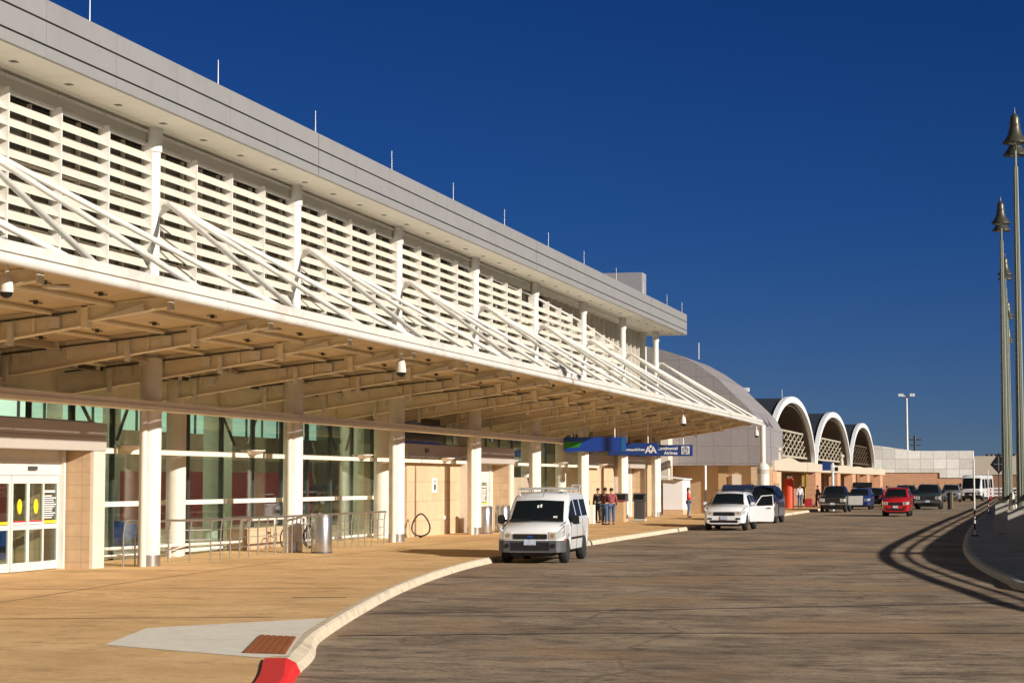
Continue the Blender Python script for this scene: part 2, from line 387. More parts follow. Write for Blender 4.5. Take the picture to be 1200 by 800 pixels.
# pale ramp patch and its brown tactile grate
mb = MB(); mb.sheet([(-11.2,23.5,.154),(-8.62,22.25,.154),(-8.42,22.6,.154),(-8.78,23.7,.154),(-9.5,26.1,.154),(-10.15,28.9,.154),(-11.9,26.3,.154)])
struct(mb.build('ramp_patch', M['whitecon']))
mb = MB()
a,b,c,d = [Vector(q) for q in ((-9.85,25.35,.158),(-9.28,25.2,.158),(-8.50,22.72,.158),(-9.06,22.78,.158))]
mb.prism([a,b,c,d], (0,0,.004))
for i in range(15):
    f = (i+.5)/15; p = a.lerp(d, f); q = b.lerp(c, f)
    for g in range(6):
        g0, g1 = (g+.12)/6, (g+.88)/6
        r0, r1 = p.lerp(q, g0), p.lerp(q, g1); e = (d-a)/15*.32
        mb.prism([r0-e*1+Vector((0,0,.004)), r1-e+Vector((0,0,.004)), r1+e+Vector((0,0,.004)), r0+e+Vector((0,0,.004))], (0,0,.012))
tag(mb.build('tactile_pad', M['tactile']), 'rust brown tactile paving pad set in the pale concrete kerb ramp', 'tactile pad')
# joints: thin dark strips
def strip(name, pts, wd, z, m):
    mb = MB(); P = [Vector(p) for p in pts]; L_, R_ = offset(P, wd/2), offset(P, -wd/2)
    for i in range(len(P)-1): mb.sheet([(L_[i].x,L_[i].y,z),(L_[i+1].x,L_[i+1].y,z),(R_[i+1].x,R_[i+1].y,z),(R_[i].x,R_[i].y,z)])
    return struct(mb.build(name, m))
strip('road_joint', [(-10.6,32.2),(-7,33.9),(-3,36.2),(1,38.6),(8,41)], .12, .004, M['joint'])
strip('road_joint', [(-9.5,27.5),(-6,28.9),(-3,29.7),(0,30.4),(5,31.5)], .10, .004, M['joint'])
strip('road_joint', [(-12.9,44.5),(-9,46.2),(-4,48.5),(-1,50)], .10, .004, M['joint'])
strip('road_joint', [(-14.2,57.5),(-9,59.7),(-3,62)], .12, .004, M['joint'])
for yy in (74, 90, 108, 128, 150): strip('road_joint', [(-14.5,yy),(-8,yy+1.5),(-2.6,yy+3)], .16, .004, M['joint'])
# pavement joints
strip('pavement_joint', [(-24,33.5),(-12.6,36.9)], .06, .154, M['pjoint'])
strip('pavement_joint', [(-21,25.2),(-11.0,28.9)], .05, .154, M['pjoint'])
strip('pavement_joint', [(-24,41.0),(-13.4,45.9)], .06, .154, M['pjoint'])
strip('pavement_joint', [(-15.2,20),(-16.4,28),(-17.6,38),(-18.4,50),(-18.6,118)], .035, .154, M['pjoint'])
for yy in (18.5, 53,61,70,79,88,97,106,115): strip('pavement_joint', [(-21,yy-1.2),(-14.9+max(0,(52-yy)*.2),yy)], .045, .154, M['pjoint'])
mb = MB(); mb.prism([(-12.5,33.7,.1545),(-11.6,34.0,.1545),(-11.62,34.08,.1545),(-12.52,33.78,.1545)],(0,0,.002)); struct(mb.build('slot_drain', M['joint']))
# right hand island
IS = [(40,36),(14,36),(6,37.2),(2,39.2),(0,42),(-.4,45),(-1.06,51.4),(-1.55,58.5),(-1.93,67.2),(-2.21,80.2),(-2.4,98),(-2.45,134),(-2.45,238)]
ip = smooth_path(IS, 6); iin = offset(ip, -.16)
mb = MB()
for i in range(len(iin)-1):
    a, b = iin[i], iin[i+1]
    if a.y > 41.5: mb.sheet([(a.x,a.y,.15),(b.x,b.y,.15),(14,b.y,.15),(14,a.y,.15)])
a = [p for p in iin if p.y <= 41.6]; mb.sheet([(p.x,p.y,.15) for p in a] + [(14,a[-1].y,.15),(40,a[-1].y,.15)])
struct(mb.build('island_pavement', M['island']))
mb = MB(); vs = []; fs = []
for i in range(len(ip)):
    t = (ip[min(i+1,len(ip)-1)] - ip[max(i-1,0)]).normalized(); nr = Vector((t.y, -t.x))
    for d, z in ((.16,.146),(.16,.154),(.03,.154),(.0,.13),(-.02,-.01)): vs.append((ip[i].x+nr.x*d, ip[i].y+nr.y*d, z))
for i in range(len(ip)-1):
    for j in range(4): fs.append((i*5+j, i*5+j+1, (i+1)*5+j+1, (i+1)*5+j))
mb.add(vs, fs); struct(mb.build('island_kerb', M['grey_con'], smooth=40))

# ------------------------------------------------------------------ terminal building
YC = [45.4 + 9.95*i for i in range(-2, 8)]      # column line
XC = -20.5
Y0, Y1 = 24.0, 117.6
T = thing('terminal_building', (-23, 71, .15), 'long cream airport terminal with louvred upper storey under an oversailing grey roof', 'airport terminal')
# roof slab, soffit, fascia
mb = MB(); mb.box(-46, -19.42, Y0, Y1+.6, 10.86, 11.96); mb.build('roof', M['fascia'], T)
mb = MB(); mb.box(-19.42, -19.27, Y0, Y1+.66, 10.84, 11.94); mb.box(-46, -19.27, Y1+.6, Y1+.68, 10.84, 11.94); mb.build('fascia_backing', M['groove'], T)
mb = MB(); y = Y0
k = 0
while y < Y1+.7:
    ye = min(y+3.3, Y1+.72)
    for z0, z1, x in ((10.80,11.03,-19.2),(11.075,11.535,-19.2),(11.58,12.0,-19.2)):
        g = .012 if k % 8 else .05
        mb.box(-19.28, x, y+.0, ye-g, z0, z1)
    y = ye; k += 1
xs = -22
while xs < -19.28:
    for z0, z1 in ((10.80,11.03),(11.075,11.535),(11.58,12.0)):
        mb.box(xs, min(xs+3,-19.281), Y1+.67, Y1+.74, z0, z1)
    xs += 3
mb.build('fascia', M['fascia'], T)
mb = MB(); y = Y0
while y < Y1+.5:
    mb.box(-20.36, -19.29, y, y+2.475, 10.795, 10.85); mb.box(-21.7, -20.372, y, y+2.475, 10.795, 10.85); y += 2.4875
mb.build('soffit', M['soffit'], T, bevel=.004)
y = Y0+.9
while y < Y1:
    mb = MB(); mb.box(-20.07,-19.93,y-.09,y+.09,10.782,10.794); mb.build('downlight', M['dsteel'], T); y += 2.4875
# lightning rods on the roof edge
rod = None
for y in (32.3,39.6,46.8,54.0,61.2,68.4,75.7,83.2,90.4,98.0,105.3,112.7,117.9):
    mb = MB(); mb.cyl((-19.42,y,11.98),(-19.42,y,12.72),.016,.010,n=6); mb.cyl((-19.42,y,11.98),(-19.42,y,12.1),.03,n=6)
    mb.build('lightning_rod', M['alu'], T)
# penthouse on the roof
mb = MB(); mb.box(-32,-21.5,116.2,117.55,11.97,14.37); pent = mb.build('rooftop_plant_room', M['greyroof'], T)
# upper storey: dark glass behind the louvres, light frames
mb = MB(); mb.box(-22.3,-22.0,Y0,Y1-2.2,4.9,10.79); mb.build('upper_glass', M['upglass'], T)
mb = MB()
y = Y0+.3
while y < Y1-2.3:
    mb.box(-21.995,-21.9,y,y+.06,4.9,10.79); y += 1.2437
for z in (6.4,7.9,9.35): mb.box(-21.99,-21.93,Y0,92,z,z+.06)
mb.build('upper_frame', M['steel_cream'], T)
mb = MB(); y = 92.5                                    # wide pale fins at the far end
while y < Y1-2.0:
    mb.box(-21.9,-21.45,y,y+.10,5.2,10.79); mb.box(-21.96,-21.86,y+.14,y+.75,5.2,10.79); y += 1.25
mb.build('vertical_fin', M['cream'], T, label='pale upright fins beside the far roof corner')
mb = MB(); mb.box(-22.6,-21.2,Y1-2.2,Y1-1.6,4.9,10.79); mb.build('corner_post', M['white'], T)
# louvre screens bay by bay
def ltop(y):
    pts = [(0,10.42),(74,10.42),(85,10.28),(95,9.92),(105,9.2),(115.1,8.2)]
    for (a,za),(b,zb) in zip(pts, pts[1:]):
        if y <= b: return za + (zb-za)*(y-a)/(b-a)
    return 8.2
for b in range(len(YC)-2):
    ya, yb = YC[b]+.17, YC[b+1]-.17
    fr = MB()
    fy = [ya + (yb-ya)*k/4 for k in range(5)]
    for yy in fy:
        fr.box(-20.74,-20.45,yy-.024,yy+.024,4.95,ltop(yy)-.002)
    for k in range(4):
        fr.prism([(-20.70,fy[k]+.03,ltop(fy[k])-.07),(-20.60,fy[k]+.03,ltop(fy[k])-.07),(-20.60,fy[k+1]-.03,ltop(fy[k+1])-.07),(-20.70,fy[k+1]-.03,ltop(fy[k+1])-.07)],(0,0,.068))
        fr.box(-20.62,-20.56,fy[k]+.03,fy[k+1]-.03,10.66,10.72)
    ls = fr.build('louvre_screen', M['white'], T)
    for k in range(4):
        bl = MB(); z = 5.05
        a0, a1 = fy[k]+.03, fy[k+1]-.03; lim = min(ltop(a0), ltop(a1)) - .36
        while z < lim:
            bl.prism([(-20.46,a0,z),(-20.46,a0,z+.02),(-20.70,a0,z+.280),(-20.70,a0,z+.260)], (0,a1-a0,0)); z += .325
        bl.build('louvre_panel', M['cream'], ls)
# columns
for i, y in enumerate(YC):
    mb = MB(); mb.cyl((XC,y,.15),(XC,y,5.16),.265,n=28,caps=False); mb.cyl((XC,y,5.1),(XC,y,10.8),.165,n=20,caps=False)
    mb.cyl((XC,y,10.2),(XC,y,10.8),.20,n=20)
    c = mb.build('column', M['white'], T, smooth=40)
    mb = MB(); mb.cyl((XC,y,.15),(XC,y,.42),.275,n=28); mb.build('base_ring', M['steel'], c, smooth=40)
    mb = MB(); mb.prism([(-20.42,y-.03,8.55),(-20.42,y-.03,9.0),(-20.02,y-.03,8.98),(-19.98,y-.03,8.86)],(0,.06,0)); mb.cyl((-20.08,y-.09,8.9),(-20.08,y+.09,8.9),.066,n=10)
    mb.build('stay_bracket', M['white'], c, smooth=40)
    mb = MB(); mb.cyl((XC+.02,y-.42,.15),(XC+.02,y-.42,4.0),.085,n=12); mb.build('downpipe', M['cream'], c, smooth=40)
for y in (51.3,60.3,69.5,80.0,91.5,98.6):
    mb = MB(); mb.cyl((-22.4,y,.15),(-22.4,y,5.0),.27,n=28,caps=False); mb.build('inner_column', M['cream'], T, smooth=40)
# ceiling between columns and glass, spandrel
mb = MB(); mb.box(-23.6,-23.22,Y0,Y1,4.30,5.6); mb.build('wall_spandrel', M['steel_cream'], T)
# storefront glazing
def glazing(y0, y1, X, z1=4.31, n=None, heavy=True):
    g = MB(); g.box(X-.012, X+.012, y0, y1, .15, z1); g = g.build('storefront_glass', M['glass'], T)
    f = MB(); n = n or max(1, round((y1-y0)/2.45))
    for k in range(n+1):
        yy = y0+(y1-y0)*k/n; f.box(X-.09,X+.05,yy-.03,yy+.03,.15,z1)
    f.build('mullion', M['mullion'], g)
    f = MB(); f.box(X-.05,X+.10,y0,y1,1.53,1.66); f.box(X-.05,X+.10,y0,y1,.2,.29); f.build('transom', M['alu'], g)
    return g
glazing(24.0, 36.4, -23.0); glazing(44.0, 50.9, -23.0); glazing(51.0, 61.0, -23.0, n=4); glazing(61.05, 70.3, -23.0, n=4)
glazing(78.4, 84.0, -23.0); glazing(84.0, 91.0, -23.0); glazing(91.05, 100.2, -23.0)
# diagonal braces inside the glass
mb = MB()
for y in (47.5,57.0,66.5):
    mb.cyl((-23.6,y,4.6),(-23.6,y+1.5,3.3),.05,n=6); mb.cyl((-23.6,y+3.6,4.6),(-23.6,y+2.6,3.3),.05,n=6)
mb.build('interior_brace', M['mullion'], T)
# light trough with bowl uplights behind the columns
mb = MB(); mb.box(-21.56,-21.42,44.3,104,2.86,2.99); tr = mb.build('light_trough', M['steel_cream'], T)
for y in (46.0,54.3,64.2,74.2,84.2,94.0,103.5):
    mb = MB(); mb.lathe([(.05,-.10),(.22,-.06),(.36,.03),(.36,.05)],(-21.35,y,3.02),n=16); mb.build('uplight', M['alu'], tr, smooth=50)
# stone wall blocks
def stonewall(y0, y1, label):
    w = MB(); w.box(-23.1,-21.7,y0,y1,.15,2.98); w = w.build('stone_wall', M['stone'], T, label=label)
    b = MB(); b.box(-23.05,-21.66,y0-.02,y1+.02,2.985,3.55); b.build('wall_cap', M['portal'], w)
    g = MB(); g.box(-22.6,-22.5,y0,y1,3.55,4.62); g.build('clerestory_pane', M['upglass'], w)
    return w
sw = stonewall(70.35, 78.3, 'tan stone wall bearing a small white sign'); stonewall(100.3, 108.6, 'tan stone wall behind the check-in kiosks')
mb = MB(); mb.box(-21.698,-21.67,73.55,74.15,1.75,2.3); s_ = mb.build('notice', M['txt'], sw)
mb = MB(); mb.cyl((-21.669,73.85,1.96),(-21.662,73.85,1.96),.13,n=14); mb.box(-21.669,-21.664,73.65,74.05,2.15,2.19); mb.build('notice_mark', M['dsteel'], s_)
mb = MB(); mb.box(-21.698,-21.65,75.0,75.28,.72,.86); mb.build('intercom', M['alu'], sw)
mb = MB(); mb.box(-21.655,-21.60,72.5,72.85,3.25,3.4); mb.build('wall_camera', M['dsteel'], sw)
mb = MB(); mb.box(-22.2,-22.0,84.2,91.0,.15,2.35); mb.build('dark_panel_wall', M['int_wall'], T)
# portals
def portal(y0, y1, name_label, doors):
    p = MB(); p.box(-23.2,-21.1,y0,y1,2.9,3.22); p.box(-23.2,-21.1,y0,y1,3.225,3.56); p.box(-23.2,-21.35,y0+.1,y1-.1,3.56,3.6)
    p = p.build('entrance_portal', M['portal'], T, bevel=.008, label=name_label)
    for a in (y0, y1-.62):
        q = MB(); q.box(-23.2,-21.13,a,a+.62,.15,2.9); q.build('portal_pillar', M['pillar'], p)
    for a, b in ((y0+.62,y0+.63),(y1-.635,y1-.625)):
        q = MB(); q.box(-23.1,-21.2,a-.004,b,.15,2.89); q.build('jamb', M['jamb'], p)
    # panel behind the doors' head and sides
    X = -21.95
    q = MB(); ds = doors
    fr = MB()
    lo, hi = y0+.64, y1-.64
    fr.box(X-.05,X+.05,lo,hi,2.33,2.895)
    fr.box(X+.051,X+.07,lo,hi,2.62,2.66)
    edges = [lo] + [v for d in ds for v in d] + [hi]
    for a, b in zip(edges[0::2], edges[1::2]): 
        if b-a > .02: fr.box(X-.05,X+.05,a,b,.15,2.33)
    for a, b in ds:
        fr.box(X+.05,X+.16,a-.08,a,.15,2.89); fr.box(X+.05,X+.16,b,b+.08,.15,2.89)
    fr.build('door_surround', M['door_alu'], p)
    for a, b in ds:
        n = 4; wv = (b-a)/n
        for k in range(n):
            l, r = a+wv*k+.008, a+wv*(k+1)-.008; xx = X + (.035 if k in (1,2) else 0)
            d = MB()
            d.box(xx-.025,xx+.025,l,l+.055,.17,2.32); d.box(xx-.025,xx+.025,r-.055,r,.17,2.32)
            d.box(xx-.025,xx+.025,l+.055,r-.055,2.14,2.32); d.box(xx-.025,xx+.025,l+.055,r-.055,.17,.36); d.box(xx-.025,xx+.025,l+.055,r-.055,1.10,1.21)
            d = d.build('door_leaf', M['door_alu'], p)
            g = MB(); g.box(xx-.008,xx+.008,l+.055,r-.055,.36,1.10); g.box(xx-.008,xx+.008,l+.055,r-.055,1.21,2.14); g.build('pane', M['glass'], d)
            if k in (1,2):
                e = MB(); vs=[]; m_=(l+r)/2
                e.prism([(xx+.010,m_+.11*math.cos(t*math.pi/10),1.62+.17*math.sin(t*math.pi/10)) for t in range(20)],(.006,0,0)); e.build('yellow_decal', M['yellow'], d)
                e = MB(); e.box(xx+.010,xx+.016,l+.08,r-.08,1.27,1.30); e.build('red_strip', M['c_red'], d)
                e = MB(); e.box(xx+.010,xx+.016,l+.08,r-.08,1.225,1.265); e.build('white_strip', M['txt'], d)
            else:
                e = MB(); e.box(xx+.010,xx+.016,l+.07,r-.07,1.225,1.29); e.build('yellow_strip', M['yellow'], d)
            if k == 3:
                e = MB()
                for q_ in range(11):
                    ww = random.uniform(.6,1); e.box(xx+.010,xx+.015,l+.09,l+.09+(r-l-.18)*ww,1.34+q_*.05,1.365+q_*.05)
                e.box(xx+.010,xx+.015,l+.09,r-.16,1.93,1.98); e.build('white_notice', M['txt'], d)
        e = MB(); m_ = (a+b)/2; e.box(X+.072,X+.10,m_-.05,m_+.35,2.44,2.53); e.build('door_plate', M['dsteel'], p)
    return p
portal(34.6, 44.25, 'nearest entrance portal with two sets of white sliding doors', [(35.9,39.1),(40.35,43.45)])
portal(77.4, 84.0, 'second entrance portal, behind the two steel bins', [(78.6,82.6)])
portal(108.8, 115.6, 'farthest entrance portal, behind the check-in kiosks', [(110.2,114.0)])
mb = MB(); mb.box(-23.2,-21.2,115.65,117.4,.15,4.62); mb.build('end_wall', M['stucco'], T)
mb = MB(); mb.box(-21.4,-21.15,115.2,115.45,.15,4.62); mb.build('corner_trim', M['cream'], T)
# hall inside
mb = MB(); mb.box(-42,-23.1,Y0,Y1-.3,.10,.152); mb.build('hall_floor', M['int_floor'], T)
mb = MB(); mb.box(-42.3,-42,Y0,Y1,.1,4.65); mb.box(-42,-23.2,Y1-.3,Y1-.1,.15,8); mb.box(-42,-23.2,Y0-.1,Y0,.15,8); mb.build('hall_wall', M['int_wall'], T)
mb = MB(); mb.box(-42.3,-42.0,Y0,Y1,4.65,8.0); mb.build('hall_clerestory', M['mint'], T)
mb = MB(); y = Y0
while y < Y1: mb.box(-41.99,-41.9,y,y+.12,4.65,8); y += 2.4
mb.build('clerestory_mullion', M['mullion'], T)
mb = MB(); mb.box(-46,-22.3,Y0,Y1,8.0,8.3); mb.build('hall_ceiling', M['soffit'], T)
for x in (-27.5,-33.5):
    for y in (50,58,66,74,82,90,98):
        mb = MB(); mb.cyl((x,y,.15),(x,y,8),.28,n=14); mb.build('hall_column', M['int_col'], T, smooth=40)
for x in (-26.5,-31,-36):
    for y in range(46,106,6):
        mb = MB(); mb.box(x-.6,x+.6,y,y+2.4,7.9,7.98); mb.build('hall_fill_panel', M['hall_fill'], T)  # glowing panels added out of sight to brighten the hall
mb = MB(); mb.box(-37,-36,46,70,.15,2.6); mb.box(-37,-36,73,100,.15,2.6); mb.build('hall_counter', M['maroon'], T)
mb = MB(); mb.box(-41.9,-41.7,60,85,.6,3.2); mb.build('hall_mural', M['redcyl'], T)
mb = MB(); mb.box(-26.4,-25.9,48,50.2,.15,1.0); mb.box(-26.4,-25.9,55.6,58,.15,1.0); mb.build('hall_bench', M['sign_navy'], T)

# ------------------------------------------------------------------ canopy
CY1 = 121.2
CN = thing('entrance_canopy', (-18, 71, 4.5), 'long cream steel canopy over the pavement, hung from white stays', 'canopy')
zt = lambda x: 5.69 + (x+15.6)*.095           # top of beams
mb = MB(); mb.box(-20.50,-20.16,Y0,CY1-1.5,3.97,4.10); mb.build('girder_web', M['steel_cream'], CN)
mb = MB(); mb.box(-20.56,-20.10,Y0,CY1-1.5,3.88,3.968); mb.build('beam_flange', M['steel_cream'], CN)
# deck: panels sloping outwards
XA, XB = -23.2, -15.45
nb = [24.9 + 5.25*k for k in range(19)]
mb = MB()
xsd = [XA + (XB-XA)*k/6 for k in range(7)]
y = Y0
while y < CY1-.2:
    y2 = min(y+1.3125, CY1)
    for a, b in zip(xsd, xsd[1:]):
        mb.prism([(a+.012,y+.008,zt(a)+.01),(b-.012,y+.008,zt(b)+.01),(b-.012,y+.008,zt(b)+.07),(a+.012,y+.008,zt(a)+.07)],(0,y2-y-.016,0))
    y = y2
mb.build('canopy_deck', M['deck'], CN)
mb = MB(); mb.prism([(XA,Y0,zt(XA)+.072),(XB,Y0,zt(XB)+.072),(XB,Y0,zt(XB)+.10),(XA,Y0,zt(XA)+.10)],(0,CY1-Y0,0)); mb.build('canopy_roof_sheet', M['white'], CN)
for x in xsd[1:6]:
    mb = MB(); mb.cyl((x,Y0,zt(x)-.05),(x,CY1-.1,zt(x)-.05),.045,n=8); mb.build('purlin', M['steel_cream'], CN, smooth=40)
for y in nb[:11]:
    for x in (-16.3,-17.6,-18.9,-20.2):
        for dy in (1.5,3.7):
            mb = MB(); mb.cyl((x,y+dy,zt(x)-.06),(x,y+dy,zt(x)+.01),.05,n=6); mb.cyl((x,y+dy-.25,zt(x)-.02),(x,y+dy+.25,zt(x)-.02),.015,n=5)
            mb.build('sprinkler_head', M['mullion'], CN)
for y in nb:
    if y > CY1-.3: continue
    b = MB()
    def ib(x0, x1, d0, d1):
        f = .11
        for s_ in (0,):
            b.prism([(x0,y-.012,zt(x0)-.02),(x1,y-.012,zt(x1)-.02),(x1,y-.012,zt(x1)-d1),(x0,y-.012,zt(x0)-d0)],(0,.024,0))
            b.prism([(x0,y-f,zt(x0)-.001),(x1,y-f,zt(x1)-.001),(x1,y-f,zt(x1)-.022),(x0,y-f,zt(x0)-.022)],(0,2*f,0))
            b.prism([(x0,y-f,zt(x0)-d0),(x1,y-f,zt(x1)-d1),(x1,y-f,zt(x1)-d1-.022),(x0,y-f,zt(x0)-d0-.022)],(0,2*f,0))
    ib(-23.2,-17.4,.66,.36); ib(-17.26,-15.62,.28,.20)
    b.box(-17.4,-17.26,y-.12,y+.12,zt(-17.3)-.42,zt(-17.3)-.03)
    for x in (-18.4,-20.3,-21.6): b.box(x-.02,x+.02,y-.10,y+.10,zt(x)-.38,zt(x)-.02)
    b = b.build('canopy_beam', M['steel_cream'], CN)
    q = MB(); q.box(-15.62,-15.59,y-.12,y+.12,zt(-15.6)-.26,zt(-15.6)-.001); q.build('end_plate', M['white'], b)  # white colour stands in for sunlight on the beam tip
    q = MB(); q.prism([(-17.2,y-.115,zt(-17.2)-.285),(-16.1,y-.115,zt(-16.1)-.235),(-16.1,y-.115,zt(-16.1)-.09)],(0,.02,0)); q.build('sun_wedge_plate', M['white'], b)  # white wedge added in place of the sunlit part of the web
    for x in (-17.95,-19.25,-21.3):
        q = MB(); q.box(x-.11,x+.11,y-.13,y-.014,zt(x)-.36,zt(x)-.14); q.build('junction_box', M['white'], b)
    q = MB(); q.tube([(-23.0,y-.10,zt(-23)-.10),(-20.2,y-.10,zt(-20.2)-.10),(-17.5,y-.10,zt(-17.5)-.09)],.022,n=6); q.build('dark_gap_tube', M['mullion'], b)  # dark tube added to paint the shaded gap between beam and deck
    for x in (-18.85,-21.75):
        q = MB(); q.box(x-.05,x+.05,y-.21,y-.11,zt(x)-.36-(-17.4-x)*.052-.16,zt(x)-.16); q.build('hanger', M['white'], b)
for y in nb[1:-1:2]:
    mb = MB(); mb.cyl((-16.5,y+2.3,zt(-16.5)-.03),(-16.5,y+2.3,zt(-16.5)+.012),.26,n=16); mb.build('canopy_lamp', M['alu'], CN)
# edge gutter and pipe, curving in slightly at the far end
def edge(dx, z): return [(-15.2+dx + max(0,(Y-104)/17)**2*-.25, Y, z) for Y in [Y0 + (CY1+3.3-Y0)*k/60 for k in range(61)]]
mb = MB(); mb.tube(edge(0,5.625), .092, n=14); mb.build('edge_pipe', M['white'], CN, smooth=60)
mb = MB(); e0 = edge(-.30,5.76); vs=[]; fs=[]
for (x,y,z) in e0:
    vs += [(x,y,z-.02),(x+.32,y,z-.02),(x+.34,y,z+.15),(x,y,z+.15)]
for i in range(60):
    for j in range(4): fs.append((i*4+j,i*4+(j+1)%4,(i+1)*4+(j+1)%4,(i+1)*4+j))
fs += [(0,1,2,3),(243,242,241,240)]
mb.add(vs,fs); mb.build('edge_gutter', M['white'], CN)
for y in nb[:15:2]:
    mb = MB(); mb.cyl((-15.2,y+1.6,5.625),(-15.2,y+1.66,5.625),.102,n=14); mb.build('pipe_collar', M['cream'], CN, smooth=40)
for y in YC:
    for dy in (-3.7,.8,5.2):
        yy = y+dy
        if yy > CY1+2: continue
        mb = MB(); mb.cyl((-20.06,y+dy*.012,8.9),(-15.42,yy,5.92),.064,n=10); mb.build('stay_rod', M['white'], CN, smooth=40)
# end column of the canopy
mb = MB(); mb.cyl((-15.55,124.6,.15),(-15.55,124.6,3.1),.36,n=20); mb.cyl((-15.55,124.6,3.1),(-15.55,124.6,5.6),.17,n=16); mb.lathe([(.17,2.95),(.36,3.1),(.30,3.2),(.17,3.3)],(-15.55,124.6,0),n=20)
mb.build('end_post', M['white'], CN, smooth=40)
mb = MB(); mb.cyl((-15.55,124.6,2.62),(-15.55,124.6,2.9),.375,n=20); mb.build('post_band', M['grey_con'], CN, smooth=40)
# dome cameras hung from the canopy
def domecam(x, y, z, label, k=1):
    t = thing('security_camera', (x,y,z), label, 'security camera', 'dome cameras under the canopy')
    a = MB(); a.cyl((x,y,z),(x,y,z+.30),.035,n=8); a.cyl((x-.02,y-.25,z+.32),(x-.02,y+.25,z+.32),.05,n=8); a.build('bracket', M['alu'], t, smooth=40)
    a = MB(); a.lathe([(r*k,h*k) for r,h in [(.02,.02),(.09,-.02),(.12,-.12),(.14,-.28),(.135,-.34)]],(x,y,z),n=16); a.build('housing', M['white'], t, smooth=50)
    a = MB(); a.lathe([(r*k,h*k) for r,h in [(.13,-.342),(.115,-.41),(.06,-.455),(.01,-.465)]],(x,y,z),n=16); a.build('dome', M['carglass'], t, smooth=60)
domecam(-15.7, 29.2, 5.47, 'white dome camera under the canopy, nearest the left edge of the photo', .8)
domecam(-15.75, 50.5, 5.36, 'white dome camera hanging under the middle of the canopy edge')
domecam(-15.7, 95.5, 5.25, 'white dome camera hanging past the blue signs, second from the far end')
domecam(-15.6, 122.0, 5.25, 'white dome camera at the far end of the canopy by the last post')
# ------------------------------------------------------------------ grey clad hall beyond the terminal
G = thing('grey_hall', (-20,132,0), 'grey panel clad building with a curved roof edge behind the canopy end', 'building')
cur = [(-16.05,3.17),(-16.05,5.6),(-16.44,6.3),(-17.03,6.95),(-17.84,7.72),(-18.76,8.65),(-20.01,9.54),(-21.11,10.16),(-22.16,10.5),(-23.3,10.8),(-26,11.3),(-30,11.6),(-34,11.5),(-34,3.17)]
mb = MB(); mb.prism([(x,128,z) for x,z in cur], (0,11.5,0)); mb.build('clad_wall', M['greyclad'], G)
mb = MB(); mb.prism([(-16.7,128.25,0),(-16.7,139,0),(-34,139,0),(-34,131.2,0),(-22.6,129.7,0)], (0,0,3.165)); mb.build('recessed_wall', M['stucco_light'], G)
mb = MB(); mb.box(-18.9,-18.35,128.55,129.6,0.15,3.165); mb.build('wall_pier', M['wood'], G)
mb = MB(); mb.box(-18.0,-17.4,128.38,129.05,.2,2.6); mb.build('service_door', M['pillar'], G)
mb = MB(); mb.box(-16.75,-16.1,128.1,139,.15,3.165); mb.build('end_pier', M['stone'], G)
mb = MB(); mb.cyl((-20.95,134,10.3),(-20.95,134,11.4),.03,n=6); mb.build('lightning_rod', M['alu'], G)
mb = MB(); mb.box(-24.6,-21.75,126.4,127.98,2.25,5.2); mb.build('cream_upstand', M['pillar'], G)
# white kiosk shed with sloping roof
K = thing('white_shed', (-21.6,123.2,.15), 'small white shed with a sloping roof beside the last columns', 'shed')
mb = MB(); mb.box(-21.45,-20.2,122.6,125.4,.42,2.25); mb.build('box_body', M['txt'], K, bevel=.02)
mb = MB(); mb.box(-21.45,-20.2,122.62,125.38,.15,.418); mb.build('plinth', M['stucco'], K)
mb = MB(); mb.box(-23.4,-21.46,122.9,125.3,.15,1.9)
mb.build('shutter', M['greyclad'], K)
mb = MB(); mb.prism([(-23.6,122.3,2.62),(-20.1,122.3,2.27),(-20.1,122.3,2.33),(-23.6,122.3,2.72)],(0,3.2,0)); mb.build('roof', M['txt'], K)
mb = MB(); mb.box(-23.35,-21.5,122.86,122.9,1.75,1.85); mb.build('awning_rail', M['brown'], K)
mb = MB(); mb.box(-23.0,-22.2,121.6,122.4,.15,.85); lug = mb.build('luggage_cart', M['luggage'], None, bevel=.05); tag(lug, 'low dark red box standing against the grey shutter of the white shed', 'cart')
# thin sign post at the kerb
SP = thing('sign_post', (-15.1,98.4,.15), 'thin post with white upper half on the kerb behind the white car', 'sign post')
mb = MB(); mb.cyl((-15.1,98.4,.15),(-15.1,98.4,1.75),.035,n=8); mb.build('lower_post', M['dsteel'], SP)
mb = MB(); mb.cyl((-15.1,98.4,1.75),(-15.1,98.4,2.95),.06,n=8); mb.build('upper_post', M['txt'], SP)

